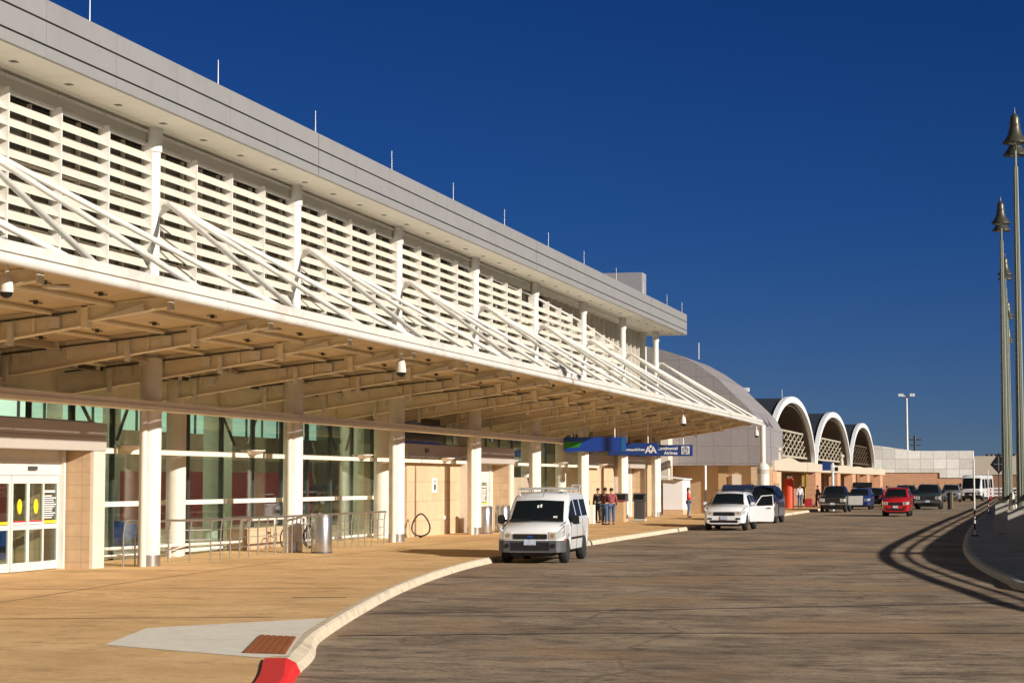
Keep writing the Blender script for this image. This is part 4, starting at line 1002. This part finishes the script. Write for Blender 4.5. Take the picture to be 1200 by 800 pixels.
# ------------------------------------------------------------------ vehicles (local space: front at y=0 facing -Y, length along +Y)
def lerp(a,b,t): return a+(b-a)*t
class Car:
    def __init__(s, name, loc, label, paint, st, wheels, wr, cat, zb=.28, rz=0, group='vehicles standing along the road'):
        s.t = thing(name, loc, label, cat, group, rz=rz, local=True)
        s.st = st; s.zb = zb; s.wh = wheels; s.r = wr; s.paint = paint
        s.body()
    def at(s, y):
        st = s.st
        if y <= st[0][0]: return st[0][1:]
        for a,b in zip(st, st[1:]):
            if y <= b[0]:
                t = (y-a[0])/(b[0]-a[0]); return tuple(lerp(p,q,t) for p,q in zip(a[1:],b[1:]))
        return st[-1][1:]
    def ring(s, y, zb):
        belt, zr, w, wr = s.at(y)
        zb2 = max(zb, s.zb)
        return [(0,zb2),(.80*w,zb2),(.965*w,zb2+.05),(w,max(lerp(s.zb,belt,.55),zb2+.07)),(.985*w,belt),(wr+.04,zr-.08),(wr-.05,zr-.012),(0,zr+.012)]
    def body(s):
        ys = {}
        for a in s.st: ys[a[0]] = s.zb
        L = s.st[-1][0]; R_ = s.r*1.17
        for a,b in zip(s.st,s.st[1:]):
            k = max(1,int((b[0]-a[0])/.45))
            for i in range(1,k): ys[lerp(a[0],b[0],i/k)] = s.zb
        for wy in s.wh:
            ys = {y:z for y,z in ys.items() if not (wy-R_-.02 <= y <= wy+R_+.02) or y in (0,L)}
            ys[wy-R_-.012] = s.zb; ys[wy+R_+.012] = s.zb
            for k in range(13):
                a = math.pi*k/12; ys[wy-R_*math.cos(a)] = s.r + R_*math.sin(a)*.98
        yl = sorted(y for y in ys if 0 <= y <= L)
        # first and last ring slightly shrunk for rounded ends
        vs=[]; fs=[]; n=15
        for y in yl:
            rg = s.ring(y, ys[y]); full = [(-x,z) for x,z in rg[:0:-1]] ; full = [(x,z) for x,z in rg] + [(-x,z) for x,z in rg[-2:0:-1]]
            n = len(full); vs += [(x,y,z) for x,z in full]
        for i in range(len(yl)-1):
            for j in range(n): fs.append((i*n+j,i*n+(j+1)%n,(i+1)*n+(j+1)%n,(i+1)*n+j))
        fs += [tuple(range(n)), tuple((len(yl)-1)*n+j for j in range(n-1,-1,-1))]
        q = MB(); q.add(vs,fs); s.b = q.build('body', s.paint, s.t, smooth=38)
        wmin = min(a[3] for a in s.st)
        q = MB(); q.box(-wmin*.78,wmin*.78,.12,L-.15,.20,s.zb+.32); q.build('underbody', M['black'], s.t)
        for wy in s.wh:
            w = s.at(wy)[2]
            for sd in (-1,1):
                x1 = sd*(w-.015); x0 = sd*(w-.235); r = s.r
                prof = [(r*.62,0),(r*.93,0),(r,.04),(r,.18),(r*.93,.22),(r*.62,.22)]
                q = MB(); q.lathe(prof,(0,0,0),n=24); q.v = [(x0+(x1-x0)*(z/.22), wy+a, r+b) for a,b,z in q.v]
                wheel = q.build('wheel', M['rubber'], s.t, smooth=40)
                q = MB(); q.lathe([(r*.60,.05),(r*.63,.20),(r*.60,.215),(r*.50,.17),(r*.18,.185),(r*.05,.19)],(0,0,0),n=24)
                for k in range(5):
                    a = 2*math.pi*k/5; Mx = Matrix.Rotation(a,3,'Z')
                    q.obox(Mx @ Vector((r*.36,0,.19)),(r*.42,r*.16,.03),Mx)
                q.v = [(x0+(x1-x0)*(z/.22), wy+a, r+b) for a,b,z in q.v]
                q.build('rim', M['p_silver'], wheel, smooth=40)
    def band(s, name, m, z0, z1, yend, off=.012, x_from=None, sides=(0,), z0e=None, z1e=None, parent=None, ystart=0):
        """thin skin wrapped round the front outline between two heights"""
        z0e = z0 if z0e is None else z0e; z1e = z1 if z1e is None else z1e
        w0 = s.at(0)[2]
        ys = [0] + [a[0] for a in s.st if 0 < a[0] < yend] + [yend]
        half = [(x_from or 0, -off)] + [(s.at(y)[2]*.985+off, y-(off if y==0 else 0)) for y in ys]
        if ystart: half = [(s.at(y)[2]*.99+off, y) for y in [ystart]+[a[0] for a in s.st if ystart<a[0]<yend]+[yend]]
        outs = []
        def mk(h, sg):
            q = MB(); vs=[]; fs=[]; N=len(h)
            for i,(x,y) in enumerate(h):
                t = max(0,min(1,(y-ystart)/(yend-ystart)))
                xi = x - (.05 if (i>0 or ystart) else 0); yi = y + (.05 if i < 2 and not ystart else 0)
                for (xx,yy) in ((x,y),(xi,yi)):
                    for z in (lerp(z0,z0e,t), lerp(z1,z1e,t)): vs.append((sg*xx,yy,z))
            for i in range(N-1):
                a=i*4;b=a+4
                fs += [(a,b,b+1,a+1),(a+2,a+3,b+3,b+2),(a+1,b+1,b+3,a+3),(a,a+2,b+2,b)]
            fs += [(0,1,3,2),((N-1)*4,(N-1)*4+2,(N-1)*4+3,(N-1)*4+1)]
            q.add(vs,fs); return q.build(name, m, parent or s.t)
        if sides == (0,):
            q = MB(); a = [(-x,y) for x,y in half[:0:-1]] ; full = a + half[1:] if x_from is None else half
            vs=[]; fs=[]; N=len(full)
            for (x,y) in full:
                t = max(0,min(1,y/yend)); sx = x*(1-.06); yi = y+.05
                for (xx,yy) in ((x,y),(sx,yi)):
                    for z in (lerp(z0,z0e,t), lerp(z1,z1e,t)): vs.append((xx,yy,z))
            for i in range(N-1):
                c=i*4;b=c+4
                fs += [(c,b,b+1,c+1),(c+2,c+3,b+3,b+2),(c+1,b+1,b+3,c+3),(c,c+2,b+2,b)]
            fs += [(0,1,3,2),((N-1)*4,(N-1)*4+2,(N-1)*4+3,(N-1)*4+1)]
            q.add(vs,fs); return q.build(name, m, parent or s.t)
        for sg in sides: outs.append(mk(half, sg))
        if name == 'headlight':
            for sg, o in zip(sides, outs):
                q = MB(); xx = sg*((x_from or 0)*.5+w0*.5); zm = (z0+z1)/2
                q.cyl((xx,-off-.004,zm),(xx,-off+.03,zm),(z1-z0)*.34,n=14); q.build('bulb', M['chrome'], o)
        return outs
    def front(s, name, m, x0, x1, z0, z1, d=.02, bevel=0, y=0):
        q = MB(); q.box(x0,x1,y-d,y+.06,z0,z1); return q.build(name, m, s.t, bevel=bevel)
    def side_window(s, y0, y1, lo=.06, hi=.93, sides=(-1,1), m=None):
        ys = [y0]+[a[0] for a in s.st if y0<a[0]<y1]+[y1]
        for sg in sides:
            vs=[]; fs=[]
            for y in ys:
                r = s.ring(y, s.zb); p4=Vector((r[4][0],0,r[4][1])); p5=Vector((r[5][0],0,r[5][1]))
                for t in (lo,hi):
                    p = p4.lerp(p5,t); nr = Vector((p5.z-p4.z,0,p4.x-p5.x)).normalized()
                    for o in (.007,-.02): vs.append((sg*(p.x+nr.x*o), y, p.z+nr.z*o))
            for i in range(len(ys)-1):
                a=i*4;b=a+4; fs += [(a,b,b+2,a+2),(a+1,a+3,b+3,b+1),(a+2,b+2,b+3,a+3),(a,a+1,b+1,b)]
            e=(len(ys)-1)*4; fs += [(0,2,3,1),(e,e+1,e+3,e+2)]
            q = MB(); q.add(vs,fs); q.build('side_window', m or M['carglass_side'], s.t)
    def windscreen(s, y0, y1, lo=.05, hi=.95, xs=.97):
        vs=[]; fs=[]
        rows=[]
        for t in (lo,hi):
            y = lerp(y0,y1,t); r = s.ring(y, s.zb)
            rows.append([(-r[6][0]*xs,y,r[6][1]),(-r[6][0]*.5,y-.015,lerp(r[7][1],r[6][1],.5)),(0,y-.02,r[7][1]),(r[6][0]*.5,y-.015,lerp(r[7][1],r[6][1],.5)),(r[6][0]*xs,y,r[6][1])])
        d = Vector(rows[1][2])-Vector(rows[0][2]); nr = Vector((0,-d.z,d.y)).normalized()
        for o in (.012,-.02):
            for row in rows: vs += [tuple(Vector(p)+nr*o) for p in row]
        for i in range(4):
            fs += [(i,i+1,5+i+1,5+i),(10+i+1,10+i,15+i,15+i+1),(i,10+i,10+i+1,i+1),(5+i,5+i+1,15+i+1,15+i)]
        fs += [(0,5,15,10),(4,14,19,9)]
        q = MB(); q.add(vs,fs); g = q.build('windscreen', M['carglass'], s.t, smooth=30)
        # black cowl strip below the glass, wipers
        r0 = s.ring(y0, s.zb); q = MB(); q.prism([(-r0[6][0]*.98,y0-.05,r0[6][1]+.002),(r0[6][0]*.98,y0-.05,r0[6][1]+.002),(r0[6][0]*.98,y0+.05,r0[6][1]+.05),(-r0[6][0]*.98,y0+.05,r0[6][1]+.05)],(0,-.012,.03)); q.build('cowl_strip', M['black'], s.t)
        for x in (-.45,.12):
            q = MB(); a = Vector((x,lerp(y0,y1,.03),0)); z0_=s.at(a.y)[1]; e = Vector((x+.45,lerp(y0,y1,.14),0)); z1_=s.at(e.y)[1]
            q.cyl(a+Vector((0,-.03,z0_+.03)), e+Vector((0,-.03,z1_+.03)), .012, n=5); q.build('wiper', M['black'], g)
        return g
    def mirrors(s, y, z, m, wd=.20, hh=.17):
        w = s.at(y)[2]
        for sg in (-1,1):
            q = MB(); q.cyl((sg*(w-.05),y,z-.03),(sg*(w+.06),y,z),.03,n=6)
            x0 = w+.02 if sg>0 else -(w+.02+wd); q2 = MB(); q2.box(x0,x0+wd,y-.08,y+.05,z-hh*.45,z+hh*.55)
            o = q2.build('mirror', m, s.t, bevel=.035); q.build('mirror_stalk', m, o)
    def plate(s, z, y=-.03, m='plate'):
        q = MB(); q.box(-.16,.16,y-.012,y,z,z+.15); q.build('licence_plate', M[m], s.t)
    def handles(s, ys, z, m=None):
        for y in ys:
            w = s.at(y)[2]
            for sg in (-1,1):
                q = MB(); q.box(min(sg*(w-.02),sg*(w+.025)),max(sg*(w-.02),sg*(w+.025)),y,y+.18,z,z+.035); q.build('door_handle', m or M['black'], s.t)
    def seams(s, ys):
        for y in ys:
            r = s.ring(y,s.zb)
            for sg in (-1,1):
                q = MB(); q.prism([(sg*(r[2][0]-.01),y,r[2][1]),(sg*(r[2][0]+.008),y,r[2][1]),(sg*(r[3][0]+.006),y,r[3][1]),(sg*(r[4][0]+.006),y,r[4][1]),(sg*(r[4][0]-.02),y,r[4][1]),(sg*(r[3][0]-.02),y,r[3][1])],(0,.012,0)); q.build('door_seam', M['groove'], s.t)

# white cargo van
van = Car('cargo_van',(-12.74,52.4,0),'white high roofed cargo van with a roof rack, parked at the near kerb',M['p_white'],
  [(a,b*.955,c*.955,d,e) for a,b,c,d,e in [(0,.80,.86,.70,.60),(.06,.90,.955,.80,.68),(.18,.97,1.04,.87,.74),(.55,1.05,1.13,.895,.77),(1.0,1.07,1.15,.90,.80),(1.62,1.15,1.75,.90,.73),(1.95,1.19,1.93,.90,.70),(2.3,1.20,1.985,.90,.69),(4.35,1.22,1.98,.90,.70),(4.52,1.2,1.93,.885,.68),(4.59,1.1,1.75,.84,.64)]],
  (.88,3.80),.335,'van',zb=.30,rz=R(3.4))
van.windscreen(1.0,1.62,.06,.97); van.side_window(1.22,1.58,.12,.80); van.side_window(1.60,2.25,.08,.80)
van.side_window(2.42,3.2,.10,.80); van.side_window(3.4,4.3,.10,.80)
van.band('bumper',M['grey_plastic'],.31,.62,.47,.022); van.front('lower_intake',M['black'],-.52,.52,.36,.57,.032)
van.front('grille',M['black'],-.46,.46,.655,.785,.028,.01); van.front('grille_bar',M['chrome'],-.44,.44,.78,.803,.034)
q = MB(); q.prism([(.085*math.cos(k*.314),-.042,0.72+.036*math.sin(k*.314)) for k in range(20)],(0,.02,0)); q.build('oval_badge', M['sign_navy'], van.t)
van.band('headlight',M['lens'],.65,.84,.34,.014,x_from=.50,sides=(-1,1),z0e=.76,z1e=.95)
for sg in (-1,1):
    q = MB(); q.cyl((sg*.62,-.04,.48),(sg*.62,.02,.48),.06,n=14); q.build('fog_lamp', M['black'], van.t)
van.band('indicator',M['amber'],.60,.66,.40,.026,sides=(-1,1),ystart=.22)
van.plate(.50,-.035); van.mirrors(1.28,1.14,M['black'],.20,.24); van.handles((2.05,2.5),1.02); van.seams((1.3,2.34,3.35))
van.band('side_moulding',M['black'],.62,.68,3.3,.012,sides=(-1,1),ystart=1.35)
q = MB()
for sg in (-1,1):
    q.cyl((sg*.66,1.95,1.965),(sg*.66,4.3,1.975),.025,n=8)
    for y in (2.0,2.8,3.6,4.25): q.cyl((sg*.66,y,1.84),(sg*.66,y,1.975),.02,n=6)
for y in (2.0,2.8,3.6,4.25): q.cyl((-.66,y,1.985),(.66,y,1.985),.028,n=8)
for k in range(9): q.cyl((-.6+k*.15,2.0,1.985),(-.6+k*.15,2.0,1.90),.012,n=5)
q.tube([(.66,2.8,1.975),(.70,2.8,2.08),(.70,4.2,2.08),(.66,4.2,1.975)],.022,n=6)
q.build('roof_rack', M['p_silver'], van.t, smooth=40)
q = MB(); q.cyl((.05,1.78,1.77),(.10,1.60,1.87),.008,n=5); q.build('antenna', M['black'], van.t)
for sg in (-1,1):
    q = MB(); q.prism([(sg*.80,.30,1.01),(sg*.815,.30,1.01),(sg*.835,.98,1.10),(sg*.82,.98,1.10)],(0,0,.012)); q.build('bonnet_seam', M['groove'], van.t)
def on_screen(x, t):
    y = lerp(1.0,1.62,t); z = lerp(van.ring(1.0,.3)[7][1], van.ring(1.62,.3)[7][1], t); return Vector((x, y-.035, z+.012))
for nm, x, t, w_, h_, m_ in (('sticker',.50,.12,.11,.10,'alu'),('paper',-.02,.60,.05,.12,'txt'),('paper',.06,.62,.05,.14,'txt')):
    a_ = on_screen(x,t); b_ = on_screen(x,t+h_); q = MB(); q.prism([a_+Vector((-w_/2,0,0)),a_+Vector((w_/2,0,0)),b_+Vector((w_/2,0,0)),b_+Vector((-w_/2,0,0))],(0,-.004,.002)); q.build(nm, M[m_], van.t)
# generic SUV / pickup builders
def suv(name, loc, label, paint, H=1.73, W=1.9, L=4.78, grille='black', cat='car', rz=0, **k):
    h = H/1.73; w = W/1.9
    st = [(0,.80,.87,.76,.64),(.08,.90,.95,.85,.72),(.22,.97,1.03,.915,.77),(.65,1.03,1.10,.94,.80),(1.2,1.08,1.16,.95,.80),(1.95,1.11,1.64,.95,.68),(2.3,1.12,1.71,.95,.67),(3.2,1.13,1.72,.95,.67),(4.25,1.14,1.67,.94,.66),(4.62,1.12,1.25,.92,.70),(4.78,1.0,1.06,.86,.64)]
    st = [(a*L/4.78,b*h,c*h,d*w,e*w) for a,b,c,d,e in st]
    c = Car(name,loc,label,paint,st,(.92*L/4.78,3.72*L/4.78),.36*h,cat,zb=.30,rz=rz,**k)
    f = L/4.78
    c.windscreen(1.2*f,1.95*f); c.side_window(1.5*f,1.93*f,.12,.86); c.side_window(1.97*f,2.55*f,.06,.86); c.side_window(2.68*f,3.45*f,.06,.86); c.side_window(3.58*f,4.15*f,.08,.84)
    w0 = st[0][3]
    c.front('grille',M[grille],-w0*.62,w0*.62,.66*h,.83*h,.02,.015)
    c.front('lower_intake',M['black'],-w0*.8,w0*.8,.36*h,.47*h,.018)
    c.band('headlight',M['lens'],.70*h,.86*h,.42*f,.012,x_from=w0*.66,sides=(-1,1),z0e=.80*h,z1e=.95*h)
    for sg in (-1,1):
        q = MB(); q.box(sg*w0*.82-.09,sg*w0*.82+.09,-.02,.05,.50*h,.57*h); q.build('fog_lamp', M['black'], c.t)
    c.plate(.50*h,-.02); c.mirrors(1.62*f,1.16*h,paint); c.handles((2.35*f,3.3*f),1.0*h,paint); c.seams((1.45*f,2.6*f,3.55*f))
    for sg in (-1,1):
        q = MB(); q.tube([(sg*.66*w,2.1*f,1.70*h),(sg*.66*w,2.25*f,1.79*h),(sg*.66*w,4.0*f,1.77*h),(sg*.66*w,4.15*f,1.67*h)],.02,n=6); q.build('roof_rail', M['dsteel'], c.t)
    return c
def pickup(name, loc, label, paint, H=1.9, W=2.0, bumper='chrome', grille='black', cat='pickup truck', rz=0):
    h = H/1.9; w = W/2.0
    st = [(0,1.0,1.07,.90,.80),(.07,1.08,1.14,.955,.85),(.2,1.12,1.19,.985,.87),(1.3,1.2,1.28,1.0,.87),(2.0,1.25,1.82,1.0,.72),(2.3,1.26,1.89,1.0,.71),(3.45,1.27,1.87,1.0,.71),(3.72,1.26,1.34,1.0,.86),(5.55,1.25,1.31,1.0,.90),(5.65,1.1,1.15,.96,.88)]
    st = [(a,b*h,c*h,d*w,e*w) for a,b,c,d,e in st]
    c = Car(name,loc,label,paint,st,(1.0,4.55),.39,cat,zb=.42,rz=rz)
    c.windscreen(1.3,2.0); c.side_window(1.6,1.98,.12,.86); c.side_window(2.02,2.6,.06,.86); c.side_window(2.72,3.35,.06,.86)
    w0 = st[0][3]
    c.front('grille',M[grille],-w0*.58,w0*.58,.74*h,1.0*h,.025,.02)
    for k in range(3): c.front('grille_slat',M[bumper],-w0*.56,w0*.56,(.79+k*.07)*h,(.80+k*.07)*h,.032)
    c.band('bumper',M[bumper],.50*h,.66*h,.30,.03)
    c.band('headlight',M['lens'],.76*h,.98*h,.30,.014,x_from=w0*.64,sides=(-1,1))
    c.front('lower_intake',M['black'],-w0*.5,w0*.5,.44*h,.52*h,.03)
    c.plate(.54*h,-.035); c.mirrors(1.75,1.30*h,M['black'],.22,.24); c.handles((2.4,3.2),1.08*h); c.seams((1.5,2.65,3.5))
    return c
ws = suv('white_car',(-12.85,89.0,0),'white car with its tailgate raised and front door wide open',M['p_white'],1.73,1.9)
# open front door (driver side) and raised tailgate
q = MB(); Dm = Matrix.Rotation(R(18),3,'Z'); hinge = Vector((.95,1.42,0))
def dpt(x,y,z): return hinge + Dm @ Vector((x,y,z))
q.prism([dpt(0,0,.38),dpt(1.08,0,.38),dpt(1.12,0,.75),dpt(1.10,0,1.10),dpt(0,0,1.06)], Dm @ Vector((0,.10,0)))
dr = q.build('open_door', M['p_white'], ws.t, bevel=.015)
q = MB(); q.tube([dpt(.25,.05,1.1),dpt(.55,.05,1.52),dpt(1.05,.05,1.56),dpt(1.08,.05,1.1)],.028,n=6); q.build('window_frame', M['p_white'], dr)
q = MB(); q.prism([dpt(.30,.045,1.10),dpt(.57,.045,1.50),dpt(1.03,.045,1.54),dpt(1.05,.045,1.1)], Dm @ Vector((0,.01,0))); q.build('pane', M['carglass'], dr)
q = MB(); q.obox(dpt(.86,-.02,.98),(.17,.03,.035),Dm); q.build('handle', M['black'], dr)
q = MB(); q.prism([(-.72,4.15,1.72),(-.72,4.25,1.66),(-.74,5.05,1.93),(-.74,5.0,2.02),(-.72,4.6,1.93)],(1.46,0,0)); tg = q.build('tailgate', M['p_navy'], ws.t, bevel=.02, label='raised tailgate coloured dark for its shade')  # navy colour paints the shade on the white car's tailgate
sd2 = suv('dark_car',(-13.45,104.6,0),'large dark navy car parked right behind the white car with the open door',M['p_navy'],1.98,2.0,5.0)
sd2.band('lower_cladding',M['p_grey'],.36,.98,1.35,.010,sides=(-1,1),ystart=.25); sd2.band('lower_cladding',M['p_grey'],.36,.80,4.6,.010,sides=(-1,1),ystart=1.9)
bp_ = pickup('black_pickup',(-12.95,142.3,0),'black pickup truck with pale headlights and its silver lined door open',M['p_black'],1.85,1.85,'p_black')
bp_.band('bumper_trim',M['chrome'],.56,.61,.28,.036)
q = MB(); q.prism([(.95,1.55,.5),(1.95,1.75,.5),(1.98,1.75,1.15),(.95,1.55,1.12)],(-.02,.1,0)); q.build('open_door', M['p_silver'], bp_.t, bevel=.02)
bs = suv('blue_car',(-12.3,156.5,0),'blue car with its dark hatch raised high, behind the black pickup',M['p_blue'],1.65,1.85)
q = MB(); q.prism([(-.75,3.9,1.72),(-.75,4.0,1.64),(-.75,4.8,1.95),(-.75,4.7,2.08),(-.75,4.3,1.92)],(1.5,0,0)); q.build('tailgate', M['black'], bs.t, bevel=.02)
rc = suv('red_car',(-7.70,126.8,0),'bright red car driving down the middle of the road',M['p_red'],1.80,1.72,4.5)
gp = pickup('green_pickup',(-7.2,158.8,0),'dark green pickup truck with a silver flank behind the red car',M['p_green'],1.94,2.0,'chrome')
gp.band('flank_panel',M['p_silver'],.55,1.08,1.2,.012,sides=(1,),ystart=.12)
suv('black_car',(-9.7,172,0),'black car half hidden behind the red car',M['p_black'],1.85,1.95)
suv('black_car',(-8.2,184,0),'black car showing just behind the dark green pickup',M['p_black'],1.9,1.9)
suv('grey_car',(-7.35,214.5,0),'grey car in front of the white shuttle bus',M['p_grey'],1.85,2.0)
suv('dark_car',(-12.6,176,0),'dark car parked beyond the blue car by the arcade',M['p_black'],1.6,1.8)
# shuttle bus
bus = Car('shuttle_bus',(-5.65,226,0),'white shuttle bus with a big dark windscreen at the far end of the road',M['p_white'],
  [(0,1.15,1.22,1.05,.95),(.15,1.2,1.3,1.12,1.0),(.25,1.25,1.34,1.15,1.02),(.75,1.3,2.6,1.15,1.02),(1.1,1.3,2.82,1.15,1.0),(6.6,1.3,2.85,1.15,1.0),(6.8,1.25,2.7,1.1,.95)],(1.2,5.2),.42,'bus',zb=.38,rz=R(-11))
bus.windscreen(.25,.75,.05,.9)
for y0 in (.9,2.3,3.6,4.9): bus.side_window(y0,y0+1.1,.05,.75)
bus.front('grille',M['black'],-.6,.6,.6,.95,.02); bus.band('bumper',M['black'],.40,.58,.4,.03); bus.band('headlight',M['lens'],.75,1.0,.24,.014,x_from=.75,sides=(-1,1)); bus.mirrors(.7,1.7,M['black'],.2,.4); bus.plate(.62,-.03)
q = MB(); q.box(-.8,.8,-.0,.3,2.45,2.7); 

# ------------------------------------------------------------------ people
def skinmesh(name, chains, m, parent, sub=1):
    """chains: list of lists of (pos, radius); chains start at existing positions to branch"""
    me = bpy.data.meshes.new(name); vs=[]; rad=[]; ed=[]; idx={}
    def vid(p,r):
        k = tuple(round(c,4) for c in p)
        if k not in idx: idx[k]=len(vs); vs.append(k); rad.append(r)
        return idx[k]
    for ch in chains:
        prev=None
        for p,r in ch:
            i = vid(p,r)
            if prev is not None and prev!=i: ed.append((prev,i))
            prev=i
    me.from_pydata(vs,ed,[])
    o = bpy.data.objects.new(name, me); COL.objects.link(o)
    o.modifiers.new('skin','SKIN'); sl = me.skin_vertices[0].data
    for i,r in enumerate(rad):
        rr = r if isinstance(r,tuple) else (r,r); sl[i].radius = rr
        sl[i].use_root = (i==0)
    sb = o.modifiers.new('sub','SUBSURF'); sb.levels = sub; sb.render_levels = sub
    dg = bpy.context.evaluated_depsgraph_get(); dg.update()
    nm = bpy.data.meshes.new_from_object(o.evaluated_get(dg)); bpy.data.objects.remove(o)
    nm.name = name; nm.materials.clear(); nm.materials.append(m)
    nm.polygons.foreach_set('use_smooth',[True]*len(nm.polygons)); nm.polygons.foreach_set('material_index',[0]*len(nm.polygons))
    ob = bpy.data.objects.new(name, nm); COL.objects.link(ob); ob.parent = parent; return ob
def person(loc, rz, h, label, top, legs=None, arms='down', stride=.0, lean=0.0, longhair=False):
    t = thing('person', loc, label, 'person', 'people on the pavement', rz=rz, local=True)
    k = h/1.75
    def S_(x,y,z): return (x*k, (y - lean*max(0,z-.9))*k, z*k)
    pel=S_(0,0,.95); sp=S_(0,.0,1.13); ch=S_(0,.0,1.34); nk=S_(0,.005,1.48); hb=S_(0,-.01,1.56); hm=S_(0,-.015,1.64); ht=S_(0,-.005,1.72)
    body=[[ (pel,(.13*k,.10*k)),(sp,(.12*k,.09*k)),(ch,(.14*k,.10*k)),(nk,.055*k),(hb,.07*k),(hm,.088*k),(ht,.06*k)]]
    jk=[[ (S_(0,0,.90),(.145*k,.115*k)),(sp,(.145*k,.11*k)),(ch,(.16*k,.12*k)),(S_(0,.004,1.455),.08*k)]]
    tr=[]; sh=[]
    hands=[]
    for sg in (-1,1):
        shd=S_(sg*.19,0,1.40)
        if arms=='down' or (arms=='one' and sg<0): el=S_(sg*.245,.02,1.13); wr=S_(sg*.25,-.06,.90); hd=S_(sg*.245,-.09,.80)
        else: el=S_(sg*.24,.0,1.13); wr=S_(sg*.15,-.24,1.10); hd=S_(sg*.11,-.32,1.13)
        body.append([(ch,(.14*k,.10*k)),(shd,.06*k),(el,.043*k),(wr,.03*k),(hd,.034*k)])
        we = tuple(lerp(a,b,.9) for a,b in zip(el,wr))
        jk.append([(ch,(.16*k,.12*k)),(shd,.078*k),(el,.06*k),(we,.05*k)])
        hands.append((wr,hd,sg))
        hip=S_(sg*.09,0,.90); kn=S_(sg*.10,-.03+sg*stride*.5,.50); an=S_(sg*.105,.03+sg*stride,.09); toe=S_(sg*.115,-.13+sg*stride,.045)
        body.append([(pel,(.13*k,.10*k)),(hip,.085*k),(kn,.06*k),(an,.042*k),(toe,.035*k)])
        tr.append([(S_(0,0,.93),(.14*k,.11*k)),(hip,.105*k),(kn,.078*k),(S_(sg*.105,.02+sg*stride,.10),.065*k)])
        sh.append((an,toe))
    b = skinmesh('body', body, M['skin'], t)
    q = MB()
    for wr,hd,sg in hands:
        wv,hv = Vector(wr),Vector(hd); d=(hv-wv).normalized(); s_=d.cross(Vector((0,1,0)));
        if s_.length<.2: s_=d.cross(Vector((0,0,1)))
        s_.normalize()
        for f in range(4):
            p=hv+d*.02*k+s_*(f-1.5)*.018*k; q.tube([p,p+d*(.05+.012*(1.5-abs(f-1.5)))*k,p+d*.08*k+Vector((0,.015,0))*k],[.009*k,.008*k,.006*k],n=5)
        q.tube([hv-s_*.03*k,hv-s_*.055*k+d*.03*k,hv-s_*.05*k+d*.055*k],[.010*k,.009*k,.007*k],n=5)
    f0=Vector(hm)
    q.ell(f0+Vector((0,-.088*k,-.01*k)),(.012*k,.022*k,.022*k),6,5)
    for sg in (-1,1): q.ell(f0+Vector((sg*.085*k,0,-.01*k)),(.012*k,.025*k,.032*k),6,5)
    q.build('hands_and_face', M['skin'], b, smooth=60)
    q = MB()
    for sg in (-1,1): q.ell(f0+Vector((sg*.033*k,-.078*k,.012*k)),(.012*k,.010*k,.007*k),6,5)
    q.box(f0.x-.025*k,f0.x+.025*k,f0.y-.086*k,f0.y-.07*k,f0.z-.052*k,f0.z-.044*k)
    q.build('eyes_and_mouth', M['hair'], b, smooth=60)
    q = MB(); q.ell(f0+Vector((0,.018*k,.03*k)),(.096*k,.094*k,.085*k),14,10)
    if longhair: q.ell(f0+Vector((0,.06*k,-.06*k)),(.09*k,.055*k,.15*k),12,8)
    q.build('hair', M['hair'], t, smooth=70)
    skinmesh('jacket', jk, M[top], t); skinmesh('trousers', tr, M[legs or 'jeans'], t)
    for an,toe in sh:
        q = MB(); a=Vector(an); b2=Vector(toe); q.ell((a+b2)/2+Vector((0,-.01,-.025*k)),(.05*k,.14*k,.045*k),10,6); q.build('shoe', M['c_dark'], t, smooth=60)
    return t
person((-18.95,92.6,.15),R(150),1.74,'person in a dark maroon jacket and jeans facing the kerbside cabinet','c_maroon',arms='fwd',lean=.08)
person((-18.78,93.4,.15),R(200),1.72,'person in a red plaid shirt and jeans behind the one in maroon','c_plaid',arms='one')
person((-20.15,96.9,.15),R(-20),1.70,'person in dark clothes standing behind the kerbside cabinet','c_dark','c_dark')
person((-18.25,112.6,.15),R(95),1.68,'person in a bright red jacket and jeans standing by the white shed','c_red',arms='fwd',longhair=True)
person((-16.45,153.9,.15),R(30),1.78,'person in a white shirt standing beside the red advertising column','c_white')
person((-15.5,158.0,.15),R(-60),1.7,'person in a dark coat walking under the arcade beside the person in white','c_dark','c_dark',stride=.12)
person((-11.0,170.0,.0),R(20),1.78,'person in red seen over the roof of the red car','c_red')
person((-13.6,175.0,.0),R(20),1.72,'person in a red top standing beyond the blue car','c_maroon')
for x,y,lb in ((-17.2,152.5,'red suitcase left of the person in white'),(-15.9,155.2,'red suitcase right of the person in white')):
    t = thing('suitcase',(x,y,.15),lb,'suitcase','red suitcases under the arcade',local=True)
    q = MB(); q.box(-.25,.25,-.15,.15,.05,.7); q.build('case', M['luggage'], t, bevel=.04)
    q = MB(); q.tube([(-.12,0,.7),(-.12,0,.95),(.12,0,.95),(.12,0,.7)],.012,n=6); q.build('handle', M['dsteel'], t)
    q = MB()
    for sx in (-.2,.2): q.cyl((sx-.02,0,.03),(sx+.02,0,.03),.03,n=8)
    q.build('wheels', M['rubber'], t)
for o in list(bpy.data.objects):
    if '_local' in o: del o['_local']
